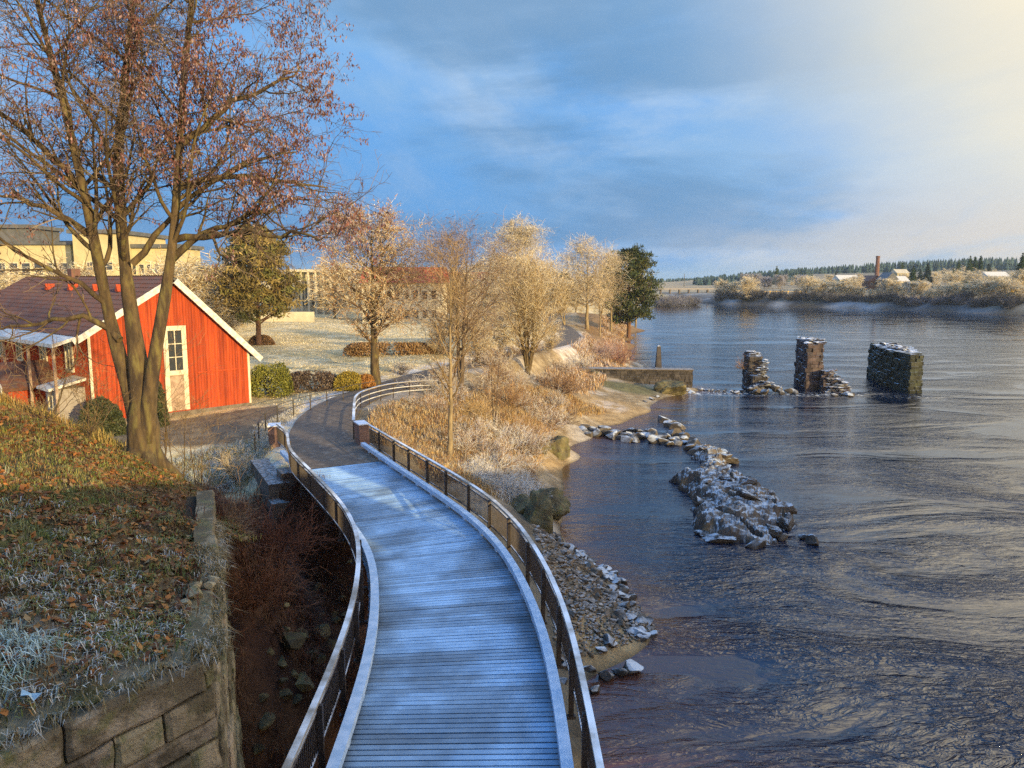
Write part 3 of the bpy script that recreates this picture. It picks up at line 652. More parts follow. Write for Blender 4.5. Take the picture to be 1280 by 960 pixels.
def wall_face(mb, A, B, ztop, zbot, batter, seed, thick=.3, first=.42):
    # courses of long rough blocks on the face from A to B (outward normal on the right of A->B)
    A = np.array(A, float); B = np.array(B, float); L_ = np.linalg.norm(B-A); t = (B-A)/L_; n = np.array([t[1], -t[0]])
    r = random.Random(seed); z = ztop; row = 0
    while z > zbot:
        h = r.choice((.24, .30, .36, .44)) if row else first
        s = 0 if row % 2 else -r.uniform(0, .5)
        while s < L_:
            l = r.uniform(.55, 1.7); e = min(s+l, L_); s0 = max(s, 0)
            if e-s0 > .08:
                out = batter*(ztop-z)+r.uniform(-.05, .045); g = r.uniform(.004, .016)
                nu, nv = max(6, int((e-s0)/.045)), 9
                u = np.linspace(s0+g, e-g, nu); v = np.linspace(z-h+g, z-g*.6, nv)
                if row == 0: pass
                U, Vv = np.meshgrid(u, v)
                ed = np.minimum(np.minimum(U-u[0], u[-1]-U)/.035, np.minimum(Vv-v[0], v[-1]-Vv)/.032); ed = np.clip(ed*1.7, 0, 1)
                wob = (fbm(U*1.5+seed*7, Vv*2.0+row*3, seed+row, 5)-.5)+(np.round(fbm(U*2.2+row, Vv*3+seed, seed+3, 2)*5)/5-.5)*.35
                dpt = out+.032*np.sqrt(ed)+wob*.075+(vn(U*16, Vv*18, row)-.5)*.018
                U2 = U+(1-ed)*(vn(Vv*5, U*3, 3)-.5)*.05; V2 = Vv+(1-ed)*(vn(U*4, Vv*3, 5)-.5)*.05+r.uniform(-.012, .012)*(U-s0)
                P = np.zeros((nv, nu, 3)); P[..., :2] = A+U2[..., None]*t+dpt[..., None]*n; P[..., 2] = V2
                K = P.copy(); K[..., :2] -= n*(thick+dpt[..., None]*.6)
                I = np.arange(nu*nv).reshape(nv, nu); m_ = nu*nv
                Q = list(np.stack([I[:-1, :-1], I[:-1, 1:], I[1:, 1:], I[1:, :-1]], -1).reshape(-1, 4))
                ring = list(I[0])+list(I[1:, -1])+list(I[-1, :-1][::-1])+list(I[1:-1, 0][::-1])
                for a, b in zip(ring, ring[1:]+ring[:1]): Q.append((b, a, a+m_, b+m_))
                tone = np.array([r.uniform(.8, 1.15)]*3)*np.array([1, r.uniform(.94, 1.0), r.uniform(.86, 1.0)])
                mb.add(np.concatenate([P.reshape(-1, 3), K.reshape(-1, 3)]), np.array(Q), col=tone)
            s += l
        z -= h; row += 1
    return n
wl = empty('retaining_wall', (-3.5, 8.3, 0)); tag(wl, 'old retaining wall of long rough grey stone blocks holding up the grass bank', 'stone wall')
o0 = np.array([-3.5, 8.3]); mb = MB()
n1 = wall_face(mb, WA[0]-o0, WA[2]-o0, 8.72, 3.6, .07, 3)
n2_ = wall_face(mb, WB[0]-o0, WB[2]-o0, 8.68, 1.2, .055, 8)
mb.build('stone_courses', M['stone'], wl, smooth=False)
mb = MB()
for A, B in ((WA[0]-o0, WA[2]-o0), (WB[0]-o0, WB[2]-o0)):
    t = (B-A)/np.linalg.norm(B-A); n = np.array([t[1], -t[0]]); C_ = (A+B)/2
    mb.obox(C_-n*.27, t, n, np.linalg.norm(B-A)/2-.03, .22, .8, 8.60, col=(.18, .14, .09))
mb.build('wall_core', M['stone'], wl)
# soil spilling past the far end of the wall into the ravine
hp_ = smooth_line(np.array([(-6.75, 15.6, 8.0), (-6.9, 18, 7.4), (-8.2, 22, 5.6), (-10, 25.5, 5.2), (-13, 28.5, 5.2)]), .2, 9)
hx = np.arange(-13, -1.5, .2); hy = np.arange(11.5, 31, .2); HX, HY = np.meshgrid(hx, hy); dd, ii = pdist(HX, HY, hp_)
HZ = (hp_[ii, 2]-np.maximum(0, dd-.25)*2.0).reshape(HX.shape)+(fbm(HX*.9, HY*.9, 81)-.5)*.7+(fbm(HX*3, HY*3, 83, 3)-.5)*.2
tw_ = np.array([-.337, .942]); behind = (HX+3.47)*tw_[1]-(HY-8.28)*tw_[0]     # >0: on the ravine side of the wall line
HZ = np.where((HY < 15.2) & (behind < -1.3), -3, HZ)
heap = grid_mesh('ravine_slope', hx, hy, HZ, lerp((.045, .020, .012), (.10, .05, .024), sstep(.35, .65, fbm(HX*1.5, HY*1.5, 85))), M['mound'], keep=(HZ[:-1, :-1] > gz(HX, HY)[:-1, :-1]-.4) & (HZ[1:, 1:] > -2) & (HZ[:-1, 1:] > -2)); tag(heap, kind='structure')
hgrid = (hx, hy, HZ)
def heapz(x, y):
    i = np.clip(((x-hx[0])/.2).astype(int), 0, len(hx)-1); j = np.clip(((y-hy[0])/.2).astype(int), 0, len(hy)-1); ok = (x > hx[0]) & (x < hx[-1]) & (y > hy[0]) & (y < hy[-1])
    return np.where(ok, HZ[j, i], -9)
def hit(px, py, zf, y0=8., y1=60.):
    for Y in np.arange(y0, y1, .1):
        x, y, z = atY(px, py, Y)
        if z < float(zf(np.array([x]), np.array([y]))[0]): return x, y, z
    return at(px, py, 1.)
# ---------- grass, ferns and leaf litter as blades
def blades(P, h, w, col, lean=.6, seed=1, dirs=None, tipdown=.0):
    r = np.random.default_rng(seed); n = len(P); a = r.uniform(0, 2*math.pi, n) if dirs is None else dirs
    d = np.stack([np.cos(a), np.sin(a), 0*a], 1); s = np.stack([-np.sin(a), np.cos(a), 0*a], 1)
    h = np.broadcast_to(h, (n,))[:, None]*r.uniform(.6, 1.3, (n, 1)); w = np.broadcast_to(w, (n,))[:, None]
    l = lean*r.uniform(.3, 1.3, (n, 1)); up = np.array([0, 0, 1.])
    p1 = P+up*h*.6+d*h*l*.35; p2 = P+up*h*(.92-tipdown*l)+d*h*l*1.0
    V = np.stack([P-s*w/2, P+s*w/2, p1+s*w*.4, p1-s*w*.4, p2], 1).reshape(-1, 3)
    b = np.arange(n)[:, None]*5
    return V, b+np.array([0, 1, 2, 3]), b+np.array([3, 2, 4]), np.repeat(col, 5, 0)
def pick(pal, n, seed): 
    r = np.random.default_rng(seed); pal = np.array(pal); return pal[r.integers(0, len(pal), n)]*r.uniform(.75, 1.2, (n, 1))
def scatter_poly(P, n, seed):
    r = np.random.default_rng(seed); P = np.array(P); lo, hi = P.min(0), P.max(0); out = np.zeros((0, 2))
    while len(out) < n:
        q = r.uniform(lo, hi, (n*2, 2)); out = np.concatenate([out, q[in_poly(q[:, 0], q[:, 1], P)]])
    return out[:n]
GP = [(-6.5, 3.9), (-4.9, 6.7), (-3.8, 8.3), (-4.65, 10.6), (-5.5, 13.0), (-5.2, 14.8), (-6.6, 17), (-9, 19.6), (-15, 22), (-21, 22), (-18, 10), (-9, 4)]
# leaf litter
q = scatter_poly(GP, 44000, 3); nn = fbm(q[:, 0]*.7, q[:, 1]*.7, 61)
q = q[(nn > .28) & (RN.uniform(size=len(q)) < sstep(5.5, 9.5, q[:, 1])*.7+.3)]; n = len(q)
P = np.c_[q, mz(q[:, 0], q[:, 1])+.02+RN.uniform(0, .05, n)]; a = RN.uniform(0, 6.28, n); tl = RN.uniform(-.7, .7, (n, 2)); sz = RN.uniform(.025, .07, n)[:, None]
u = np.stack([np.cos(a), np.sin(a), tl[:, 0]], 1); v = np.stack([-np.sin(a), np.cos(a), tl[:, 1]], 1)
lc = pick([(.34, .125, .026), (.22, .08, .022), (.38, .18, .05), (.14, .055, .022), (.25, .17, .08)], n, 4)
mb = MB(); mb.add(np.stack([P-u*sz, P-v*sz*.6, P+u*sz, P+v*sz*.6], 1).reshape(-1, 3), np.arange(n*4).reshape(n, 4), col=np.repeat(lc, 4, 0))
tag(mb.build('leaf_litter', M['leaf'], None), kind='stuff')
# grass and frosted fern tufts: clumps of blades
def tufts(C, per, spread, h, w, pal, seed, zf, lean=.7, tipdown=.25, hv=None):
    r = np.random.default_rng(seed); n = len(C); k = per
    q = np.repeat(C, k, 0)+r.normal(0, spread, (n*k, 2)); z = zf(q[:, 0], q[:, 1])
    pc = np.repeat(pick(pal, n, seed+1), k, 0)*r.uniform(.8, 1.2, (n*k, 1))
    hh = np.repeat(r.uniform(.7, 1.3, n), k)*h
    return blades(np.c_[q, z-.01], hh, w, pc, lean, seed, tipdown=tipdown)
mb = MB()
q = scatter_poly(GP, 10500, 13); nn = fbm(q[:, 0]*.8, q[:, 1]*.8, 71)
near = sstep(13.0, 8.0, q[:, 1]+(nn-.5)*9)
fr = q[(RN.uniform(size=len(q)) < near*.75) & (nn > .36)]
mb.add(*tufts(fr, 10, .07, .145, .012, [(.52, .54, .50), (.38, .40, .34), (.60, .60, .55), (.30, .30, .22), (.40, .34, .26)], 14, mz, .9, .5))
gr = q[(nn > .42) & (RN.uniform(size=len(q)) < .62)]
mb.add(*tufts(gr, 10, .08, .14, .013, [(.14, .17, .035), (.21, .19, .05), (.10, .13, .04), (.24, .24, .09)], 15, mz, .9, .5))
dr = q[(RN.uniform(size=len(q)) < .5) & (nn < .62)]
mb.add(*tufts(dr, 8, .09, .115, .011, [(.24, .13, .04), (.16, .085, .03), (.30, .20, .08)], 16, mz, 1.0, .5))
mo = scatter_poly(GP, 11000, 22); mo = mo[fbm(mo[:, 0]*.9, mo[:, 1]*.9, 79) > .40]
mb.add(*tufts(mo, 9, .06, .075, .011, [(.10, .095, .035), (.15, .12, .05), (.075, .06, .028), (.20, .17, .09)], 29, mz, 1.3, .5))
cr = scatter_poly([(-8.8, 18.2), (-10.5, 18.4), (-13.5, 19), (-20, 17), (-20, 21), (-14, 21.5), (-9.5, 20)], 1500, 17)
mb.add(*tufts(cr, 12, .10, .42, .014, [(.34, .22, .07), (.26, .15, .045), (.40, .29, .10), (.22, .20, .06)], 18, mz, .7, .3))
gl = np.array([(-4.75, 7.2), (-5.5, 7.2), (-5.05, 7.7)])
mb.add(*tufts(scatter_poly([(-5.9, 6.2), (-5.1, 6.7), (-5.0, 8.0), (-6.2, 8.0), (-6.6, 6.5)], 110, 19), 16, .07, .22, .012, [(.34, .42, .36), (.42, .50, .46), (.24, .32, .22)], 20, mz, 1., .5))
tag(mb.build('bank_grass', M['grass'], None), kind='stuff')
tl_ = empty('litter', (*at(40, 880, 8.85)[:2], 0)); tl_.location.z = float(mz(tl_.location.x, tl_.location.y))+.05
tag(tl_, 'crumpled pale blue scrap of litter lying in the grass above the wall', 'litter')
edge_ = np.concatenate([WI[0]+(WI[1]-WI[0])*np.linspace(.3, 1, 60)[:, None], WI[1]+(WI[2]-WI[1])*np.linspace(0, 1, 110)[:, None]])+RN.normal(0, .05, (170, 2)); edge_ = np.concatenate([edge_, WI[1]+(WI[2]-WI[1])*RN.uniform(0, 1, (420, 1))+np.array([.942, .337])*RN.uniform(-.1, .2, (420, 1))])
def ez(x, y): return np.minimum(mz(x, y), 8.72)
me_ = MB(); me_.add(*tufts(edge_, 10, .06, .17, .011, [(.22, .17, .08), (.40, .38, .32), (.15, .12, .05), (.30, .22, .11)], 21, ez, 1.1, .6)); tag(me_.build('wall_top_grass', M['grass'], None), kind='stuff')
# dry grass on the river bank and in the park, brush in the ravine
mb = MB()
bp_ = scatter_poly([(-6.3, 35), (-7.8, 40), (-8.1, 44), (-7.2, 48), (-5, 53), (-1, 64), (4, 74), (9, 71), (4.5, 66), (2.6, 57), (1.6, 48), (1.4, 40), (-1, 35.5), (-3.5, 33.2)], 6500, 23)
d, _ = pdist(bp_[:, 0], bp_[:, 1], PATH[::2]); bp_ = bp_[d > 2.5]
mb.add(*tufts(bp_, 9, .16, .50, .03, [(.42, .27, .10), (.34, .20, .08), (.50, .36, .17), (.27, .15, .07), (.46, .38, .26)], 24, gz, .8, .35))
fz = scatter_poly([(-2.6, 36.5), (-.5, 36), (1.4, 39), (1.5, 44), (-.4, 44.5), (-2.2, 40)], 900, 25)
mb.add(*tufts(fz, 12, .16, .55, .022, [(.58, .56, .50), (.50, .46, .40), (.66, .66, .64), (.40, .34, .26)], 26, gz, .9, .4))
b2 = scatter_poly([(2.5, 76), (7, 76), (10, 84), (11, 90), (8, 100), (12, 126), (16, 126), (19, 160), (24, 200), (28, 206), (31, 205), (23, 160), (18.5, 126), (16, 106), (14, 96), (6, 90)], 3500, 27)
d, _ = pdist(b2[:, 0], b2[:, 1], PATH[::2]); b2 = b2[d > 2.4]
mb.add(*tufts(b2, 7, .35, .7, .06, [(.36, .22, .10), (.28, .15, .07), (.44, .32, .20), (.55, .47, .40)], 28, gz, .8, .3))
tag(mb.build('bank_dry_grass', M['grass'], None), kind='stuff')
mb = MB()
pk = scatter_poly([(-16, 50), (-12.5, 44), (-12.8, 52), (-11, 58), (-9.2, 64), (-5.5, 74), (-1, 87), (1, 95), (4, 108), (6, 130), (2, 180), (-45, 180), (-50, 90), (-30, 66), (-22, 60)], 15000, 33)
d, _ = pdist(pk[:, 0], pk[:, 1], PATH[::2]); pk = pk[d > 1.9]
mb.add(*tufts(pk, 5, .3, .13, .035, [(.62, .56, .42), (.52, .44, .26), (.70, .66, .56), (.42, .34, .16)], 34, gz, .7, .2))
vg = scatter_poly([(-12.9, 36), (-11, 34.5), (-12.4, 42), (-12.7, 47), (-13.6, 47), (-14, 41)], 700, 35)
mb.add(*tufts(vg, 8, .1, .13, .014, [(.60, .58, .52), (.45, .38, .24)], 36, gz, .7, .2))
tag(mb.build('park_grass', M['grass'], None), kind='stuff')
mb = MB()
rv = scatter_poly([(-4.2, 9), (-3.4, 18), (-3.9, 23), (-6, 27.5), (-8.8, 29), (-12, 32), (-14, 29), (-9, 24.5), (-7.2, 19), (-6.2, 14.5), (-5, 12.5)], 3600, 37); rv = rv[fbm(rv[:, 0]*.7, rv[:, 1]*.7, 77) > .40]
def rz(x, y): return np.maximum(gz(x, y), np.maximum(heapz(x, y), np.where(in_poly(x, y, MPOLY), mz(x, y), -9)))
mb.add(*tufts(rv, 9, .14, .42, .016, [(.085, .030, .014), (.055, .022, .012), (.12, .042, .02), (.15, .08, .035), (.04, .02, .012)], 38, rz, 1.1, .4))
rg = scatter_poly([(-12.4, 30.5), (-10.8, 31.5), (-11.2, 35.5), (-13.6, 37.5), (-16, 34), (-14, 30.5)], 900, 39)
mb.add(*tufts(rg, 9, .1, .30, .018, [(.30, .24, .13), (.40, .40, .36), (.22, .20, .07), (.48, .52, .50)], 40, rz, .9, .4))
tag(mb.build('ravine_undergrowth', M['grass'], None), kind='stuff')
# ---------- trees
def resample(P, R, K):
    P = np.asarray(P, float); d = np.r_[0, np.cumsum(np.linalg.norm(np.diff(P, axis=0), axis=1))]
    s = np.linspace(0, d[-1], K); X = np.stack([np.interp(s, d, P[:, k]) for k in range(3)], 1)
    for _ in range(2): X[1:-1] = (X[:-2]+2*X[1:-1]+X[2:])/4
    return X, np.interp(s, d, R)
def sprout(P, Rd, m, t0, t1, ang, length, K, r, wob=.12, up=.0, rr=.55, tipr=.25, shape=None, minr=.004):
    """m children on every branch of P (N,K0,3): returns (N*m,K,3),(N*m,K)"""
    N, K0, _ = P.shape
    t = (np.arange(m)[None]+r.uniform(0, 1, (N, m)))/m*(t1-t0)+t0
    f = t*(K0-1); i = np.minimum(f.astype(int), K0-2); g = (f-i)[..., None]; n_ = np.arange(N)[:, None]
    p = P[n_, i]*(1-g)+P[n_, i+1]*g; tg = P[n_, i+1]-P[n_, i]; tg /= np.linalg.norm(tg, axis=-1, keepdims=True)+1e-9
    rad = Rd[n_, i]*(1-g[..., 0])+Rd[n_, i+1]*g[..., 0]
    L0 = np.linalg.norm(np.diff(P, axis=1), axis=2).sum(1)[:, None]
    if np.ndim(length) == 0: ln = L0*length*r.uniform(.65, 1.25, (N, m))
    else: ln = r.uniform(length[0], length[1], (N, m))
    if shape is not None: ln = ln*shape(t)
    ph = (np.arange(m)*2.399)[None]+r.uniform(0, 6.28, (N, 1))+r.normal(0, .5, (N, m))
    rf = np.where(np.abs(tg[..., 2:3]) < .9, np.array([0, 0, 1.]), np.array([1., 0, 0])); a = np.cross(tg, rf); a /= np.linalg.norm(a, axis=-1, keepdims=True)+1e-9; b = np.cross(tg, a)
    an = ang*r.uniform(.7, 1.3, (N, m))[..., None]
    d = tg*np.cos(an)+(a*np.cos(ph)[..., None]+b*np.sin(ph)[..., None])*np.sin(an)
    p = p.reshape(-1, 3); d = d.reshape(-1, 3); ln = ln.reshape(-1); rad = np.maximum(rad.reshape(-1)*rr, minr)
    out = np.zeros((N*m, K, 3)); out[:, 0] = p; st = (ln/(K-1))[:, None]
    for k in range(1, K):
        d = d+r.normal(0, wob, d.shape)+np.array([0, 0, up]); d /= np.linalg.norm(d, axis=1, keepdims=True); out[:, k] = out[:, k-1]+d*st
    R_ = rad[:, None]*np.linspace(1, tipr, K)[None]
    return out, np.maximum(R_, minr*.6)
def vcol(P, pal, seed): return pick(pal, len(P), seed)
def hang_leaves(mb, P, n, size, pal, seed, droop=1.0, aspect=.5):
    """n small leaves / keys spread over the branch tips P"""
    r = np.random.default_rng(seed); N, K, _ = P.shape
    b = r.integers(0, N, n); f = r.uniform(.25, 1, n)*(K-1); i = np.minimum(f.astype(int), K-2); g = (f-i)[:, None]
    p = P[b, i]*(1-g)+P[b, i+1]*g+r.normal(0, size*.6, (n, 3))
    a = r.uniform(0, 6.28, n); d = np.stack([np.cos(a)*.5, np.sin(a)*.5, -droop*r.uniform(.3, 1.2, n)], 1); d /= np.linalg.norm(d, axis=1, keepdims=True)
    s = np.stack([-np.sin(a), np.cos(a), r.normal(0, .3, n)], 1); sz = size*r.uniform(.6, 1.4, (n, 1))
    V = np.stack([p, p+d*sz*.5+s*sz*aspect*.5, p+d*sz, p+d*sz*.5-s*sz*aspect*.5], 1).reshape(-1, 3)
    mb.add(V, np.arange(n*4).reshape(n, 4), col=np.repeat(pick(pal, n, seed+1), 4, 0))

# the big maple-like tree on the bank, with hanging brown keys
def big_tree():
    Y0 = 18.3; base = np.array([-9.1, 18.3, 8.35]); r = np.random.default_rng(77)
    t = empty('large_tree', base); tag(t, 'large three stemmed bare tree with hanging reddish brown seed clusters on the grass bank', 'tree')
    def stem(pts, yo):
        P = [np.array(atY(px, py, Y0+y))-base for (px, py), y in zip(pts, yo)]; return P
    mid = stem([(181, 600), (180, 560), (179, 500), (170, 430), (160, 370), (150, 270), (146, 190), (158, 90), (170, -40), (178, -200)], [0, 0, 0, .05, .1, .2, .4, .6, .8, 1])
    left = stem([(177, 600), (174, 545), (163, 490), (144, 430), (131, 370), (116, 290), (96, 200), (72, 100), (40, -20), (10, -160)], [.1, .1, .15, .2, .1, -.2, -.5, -.7, -.9, -1.0])
    right = stem([(183, 560), (185, 505), (193, 445), (206, 375), (216, 310), (222, 230), (226, 140), (236, 30), (250, -90), (262, -200)], [-.1, -.15, -.2, -.2, -.2, -.1, 0, .2, .5, .7])
    K = 24; S = []; 
    for P, Rr in ((mid, [.46, .36, .28, .195, .15, .13, .105, .08, .055, .03]), (left, [.22, .20, .17, .145, .13, .11, .085, .07, .045, .03]), (right, [.22, .18, .145, .125, .105, .09, .075, .06, .045, .03])):
        S.append(resample(P, Rr, K))
    mb = MB()
    for P, R_ in S: mb.tube(P, R_*(1+.06*r.normal(size=K)), 12)
    for k in range(6):      # root flare
        a = k*1.05+.3; mb.tube([np.array([.2*math.cos(a), .2*math.sin(a), .55]), np.array([.45*math.cos(a), .45*math.sin(a), .12]), np.array([.85*math.cos(a), .85*math.sin(a), -.25])], [.2, .15, .07], 7)
    mb.build('trunk', M['bark'], t, smooth=True)
    SP_ = np.stack([s[0] for s in S]); SR = np.stack([s[1] for s in S])
    P1, R1 = sprout(SP_, SR, 20, .32, .98, .85, (2.6, 4.8), 12, r, .13, .05, .50, .22, shape=lambda t: 1.12-.5*t)
    # a few low limbs drawn from the photograph
    lim = [[(150, 425), (120, 400), (70, 395), (20, 410), (-40, 405)], [(214, 325), (245, 300), (290, 270), (340, 262), (385, 250)], [(165, 330), (190, 300), (230, 250), (300, 205), (370, 190)], [(118, 300), (80, 270), (30, 255), (-30, 235)], [(226, 180), (270, 140), (330, 110), (375, 85)], [(105, 240), (60, 190), (0, 140), (-60, 110)],
           [(222, 235), (275, 220), (345, 225), (410, 235)], [(216, 300), (280, 290), (350, 290), (400, 300)]]
    EP = []; ER = []
    for q, l in enumerate(lim):
        P = [np.array(atY(px, py, Y0+(-.4-.25*q if q % 2 else .3+.3*q)*j/len(l)))-base for j, (px, py) in enumerate(l)]; a, b = resample(P, np.linspace(.095, .02, len(P)), 12)
        a[1:-1] += r.normal(0, .05, (10, 3)); EP.append(a); ER.append(b)
    P1 = np.concatenate([P1, np.stack(EP)]); R1 = np.concatenate([R1, np.stack(ER)])
    P2, R2 = sprout(P1, R1, 11, .2, 1., .8, .44, 8, r, .17, .03, .5, .3, minr=.008)
    P3, R3 = sprout(P2, R2, 7, .2, 1., .8, .50, 6, r, .20, -.02, .6, .4, minr=.006)
    P4, R4 = sprout(P3, R3, 3, .3, 1., .7, (.18, .42), 4, r, .22, -.04, .7, .5, minr=.005)
    mb = MB(); mb.tubes(P1, R1, 6); mb.tubes(P2, R2, 4, vcol(P2, [(1, 1, 1), (1.3, 1.2, 1.0)], 3)); mb.build('limb', M['bark'], t, smooth=True)
    mb = MB(); mb.tubes(P3, R3, 3, vcol(P3, [(.085, .06, .04), (.13, .095, .06), (.20, .15, .10)], 4)); mb.tubes(P4, R4, 3, vcol(P4, [(.14, .095, .07), (.22, .17, .13), (.17, .10, .08)], 5))
    cr = mb.build('crown', M['twig'], t)
    mb = MB(); pal = [(.16, .062, .045), (.20, .09, .07), (.095, .038, .035), (.28, .17, .16), (.22, .11, .095), (.17, .065, .055), (.34, .25, .24)]
    # keys hang in clusters, denser to the right and top of the crown
    tip = P4[:, -1]; cl = fbm(tip[:, 0]*.9+tip[:, 1]*.4, tip[:, 2]*.9, 5); w = sstep(.38, .58, cl)*(.16+.84*sstep(-.5, 3.0, tip[:, 0]))
    keep = r.uniform(size=len(tip)) < w; Pk = P4[keep]
    hang_leaves(mb, Pk, 50000, .08, pal, 9, 1.2, .40)
    mb.build('seed_cluster', M['leaf'], cr)
    return t
big_tree()

BARK = {'pale': 'barkpale', 'dark': 'barkdark', 'moss': 'bark'}
def bare_tree(name, loc, H, spread, label, seed, stems=1, first=.22, bark='pale', twig=((.34, .24, .14), (.46, .36, .22)), frost=((.62, .54, .40),), frostn=0, n1=20, n2=8, n3=6, n4=0, ang=.62, up=.07, tr=None, leafpal=None, leafn=0, leafsize=.1, group=None, droop=0., tw=.012, crown='vase', cat='tree', lean=(0, 0), fuzz=0, fuzzs=.35):
    r = np.random.default_rng(seed); t = empty(name, loc); tag(t, label, cat, group); tr = tr or H*.016
    K = 18; S = []; mb = MB()
    for k in range(stems):
        a = r.uniform(0, 6.28) if stems > 1 else 0; q = (spread*.32 if stems > 1 else .0)*r.uniform(.5, 1.1)
        h = H*(r.uniform(.86, 1.) if stems > 1 else .97)
        P = np.array([[0, 0, -.3], [q*.15*math.cos(a), q*.15*math.sin(a), h*.12], [q*.55*math.cos(a), q*.55*math.sin(a), h*.45], [q*math.cos(a)+lean[0]*H, q*math.sin(a)+lean[1]*H, h]])
        rad = tr*(1 if stems == 1 else .62); X, R_ = resample(P, [rad*1.25, rad, rad*.62, rad*.10], K); X[2:-1] += np.cumsum(r.normal(0, .012*H*.35, (K-3, 3)), 0)*np.array([1, 1, 0])*.5
        S.append((X, R_)); mb.tube(X, R_, 8)
    mb.build('trunk', M[BARK[bark]], t, smooth=True)
    SP_ = np.stack([s[0] for s in S]); SR = np.stack([s[1] for s in S])
    sh = {'vase': lambda t: np.interp(t, [first, .35, .6, .85, 1], [.75, 1, .9, .6, .35]), 'oval': lambda t: np.interp(t, [first, .4, .65, .85, 1], [.6, 1, 1, .75, .4]), 'cone': lambda t: np.interp(t, [first, .3, 1], [.8, 1, .2])}[crown]
    n1_ = max(4, n1//stems)
    P1, R1 = sprout(SP_, SR, n1_, first, .99, ang, (spread*.75, spread*1.15), 10, r, .10, up, .45, .25, shape=sh, minr=tw*.8)
    P2, R2 = sprout(P1, R1, n2, .18, 1., ang*.9, .46, 7, r, .14, up*.7, .55, .35, minr=tw*.8)
    P3, R3 = sprout(P2, R2, n3, .2, 1., ang, .5, 5, r, .17, up*.4-droop, .6, .5, minr=tw*.7)
    mb = MB(); mb.tubes(P1, R1, 5, vcol(P1, twig, seed+1)*.5); mb.tubes(P2, R2, 4, vcol(P2, twig, seed+2)*.7)
    hi = tuple(frost)*2+tuple(twig) if frostn else twig
    mb.tubes(P3, R3, 3, vcol(P3, hi, seed+3)); last = P3
    if n4:
        P4, R4 = sprout(P3, R3, n4, .25, 1., .7, .55, 3, r, .15, -droop, .8, .6, minr=tw*.6); mb.tubes(P4, R4, 3, vcol(P4, hi, seed+4)); last = P4
    if fuzz: hang_leaves(mb, last, int(fuzz*.6), fuzzs, hi, seed+8, -.1, .16)
    cr = mb.build('crown', M['twig'], t)
    if leafn:
        mb = MB(); hang_leaves(mb, last, leafn, leafsize*(1.25 if name == 'frosted_tree' else 1), leafpal, seed+6, .3 if name == 'frosted_tree' else .9, .22 if name == 'frosted_tree' else .55); mb.build('foliage', M['leaf'], cr)
    zs = np.percentile(last[:, -1, 2], 99.3); t.scale = (1, 1, float(H/zs))
    return t
GOLD = ((.40, .27, .12), (.50, .36, .18), (.32, .20, .09)); FRO = ((.80, .67, .43), (.72, .57, .34), (.84, .77, .58))
BRN = ((.22, .14, .085), (.30, .20, .12), (.26, .17, .11))
def gp(px, py, z):                     # foot of something seen at a pixel on ground of height z, put on the terrain
    x, y, _ = at(px, py, z); return (x, y, float(gz(x, y))-.05)
def ground_at(x, y): return (x, y, float(gz(x, y))-.05)
p = gp(470, 482, 5.0); bare_tree('bare_tree', p, 13.9, 5.6, 'tree with golden brown leaves and a frosted crown beside the path bend', 101, 1, .28, 'moss', BRN+((.36, .25, .13),), FRO, 1, 40, 10, 7, 0, .95, .05, .34, ((.46, .24, .08), (.40, .17, .05), (.54, .34, .14), (.66, .56, .40), (.60, .46, .28)), 26000, .105, crown='oval', tw=.013, fuzz=20000, fuzzs=.22)
p = gp(562, 578, 3.6); bare_tree('bare_tree', p, p[2]*-1+15.4, 2.7, 'slender bare tree with a thin pale yellow trunk right of the footbridge railing', 102, 1, .27, 'pale', GOLD, FRO, 0, 28, 6, 4, 0, .66, .09, .13, crown='oval', tw=.010)
p = gp(576, 482, 5.0); bare_tree('bare_tree', p, 13.2, 5.6, 'bare grey brown tree with a darker trunk just behind the slender pale trunked tree', 103, 2, .25, 'dark', BRN+((.40, .30, .2),), FRO, 0, 56, 10, 7, 0, .92, .05, .26, crown='oval', tw=.013, fuzz=9000, fuzzs=.3)
p = gp(618, 522, 3.9); bare_tree('sapling', p, 6.6, 2.0, 'small bare sapling among the dry grass between path and river', 104, 2, .25, 'dark', GOLD+BRN, FRO, 1, 16, 7, 4, 0, .8, .03, .09, tw=.010, crown='oval')
p = gp(660, 458, 4.2); bare_tree('bare_tree', p, 12.6, 5.6, 'wide vase shaped bare tree with several golden stems on the river bank', 105, 6, .18, 'moss', GOLD, FRO, 1, 84, 9, 7, 0, .62, .10, .24, crown='oval', tw=.015, fuzz=26000, fuzzs=.28)
p = ground_at(*atY(646, 400, 118)[:2]); bare_tree('frosted_tree', p, 21.8-p[2]+.4, 6.0, 'tall dense cream frosted birch towering behind the golden vase shaped tree', 106, 1, .2, 'pale', ((.66, .52, .34), (.56, .42, .25)), FRO+((.78, .74, .64),), 1, 52, 10, 8, 0, .95, .03, .3, crown='oval', tw=.022, droop=.05, leafpal=FRO+((.78, .72, .6),), leafn=30000, leafsize=.19, fuzz=24000, fuzzs=.4)
p = gp(734, 410, 3.4); bare_tree('frosted_tree', p, 21.6-p[2], 7.8, 'tall pale frosted tree with a straight trunk left of the green pine', 107, 1, .3, 'pale', ((.55, .43, .30), (.44, .33, .22)), FRO, 1, 56, 9, 7, 0, .98, .04, .34, crown='oval', tw=.025, fuzz=26000, fuzzs=.42)
p = ground_at(*atY(764, 400, 166)[:2]); bare_tree('frosted_tree', p, 19.0-p[2], 5.4, 'slim frosted tree between the tall pale tree and the green pine', 108, 1, .3, 'pale', ((.58, .45, .30), (.46, .34, .22)), FRO, 1, 40, 8, 6, 0, .6, .08, .26, crown='oval', tw=.026, fuzz=9000, fuzzs=.6)
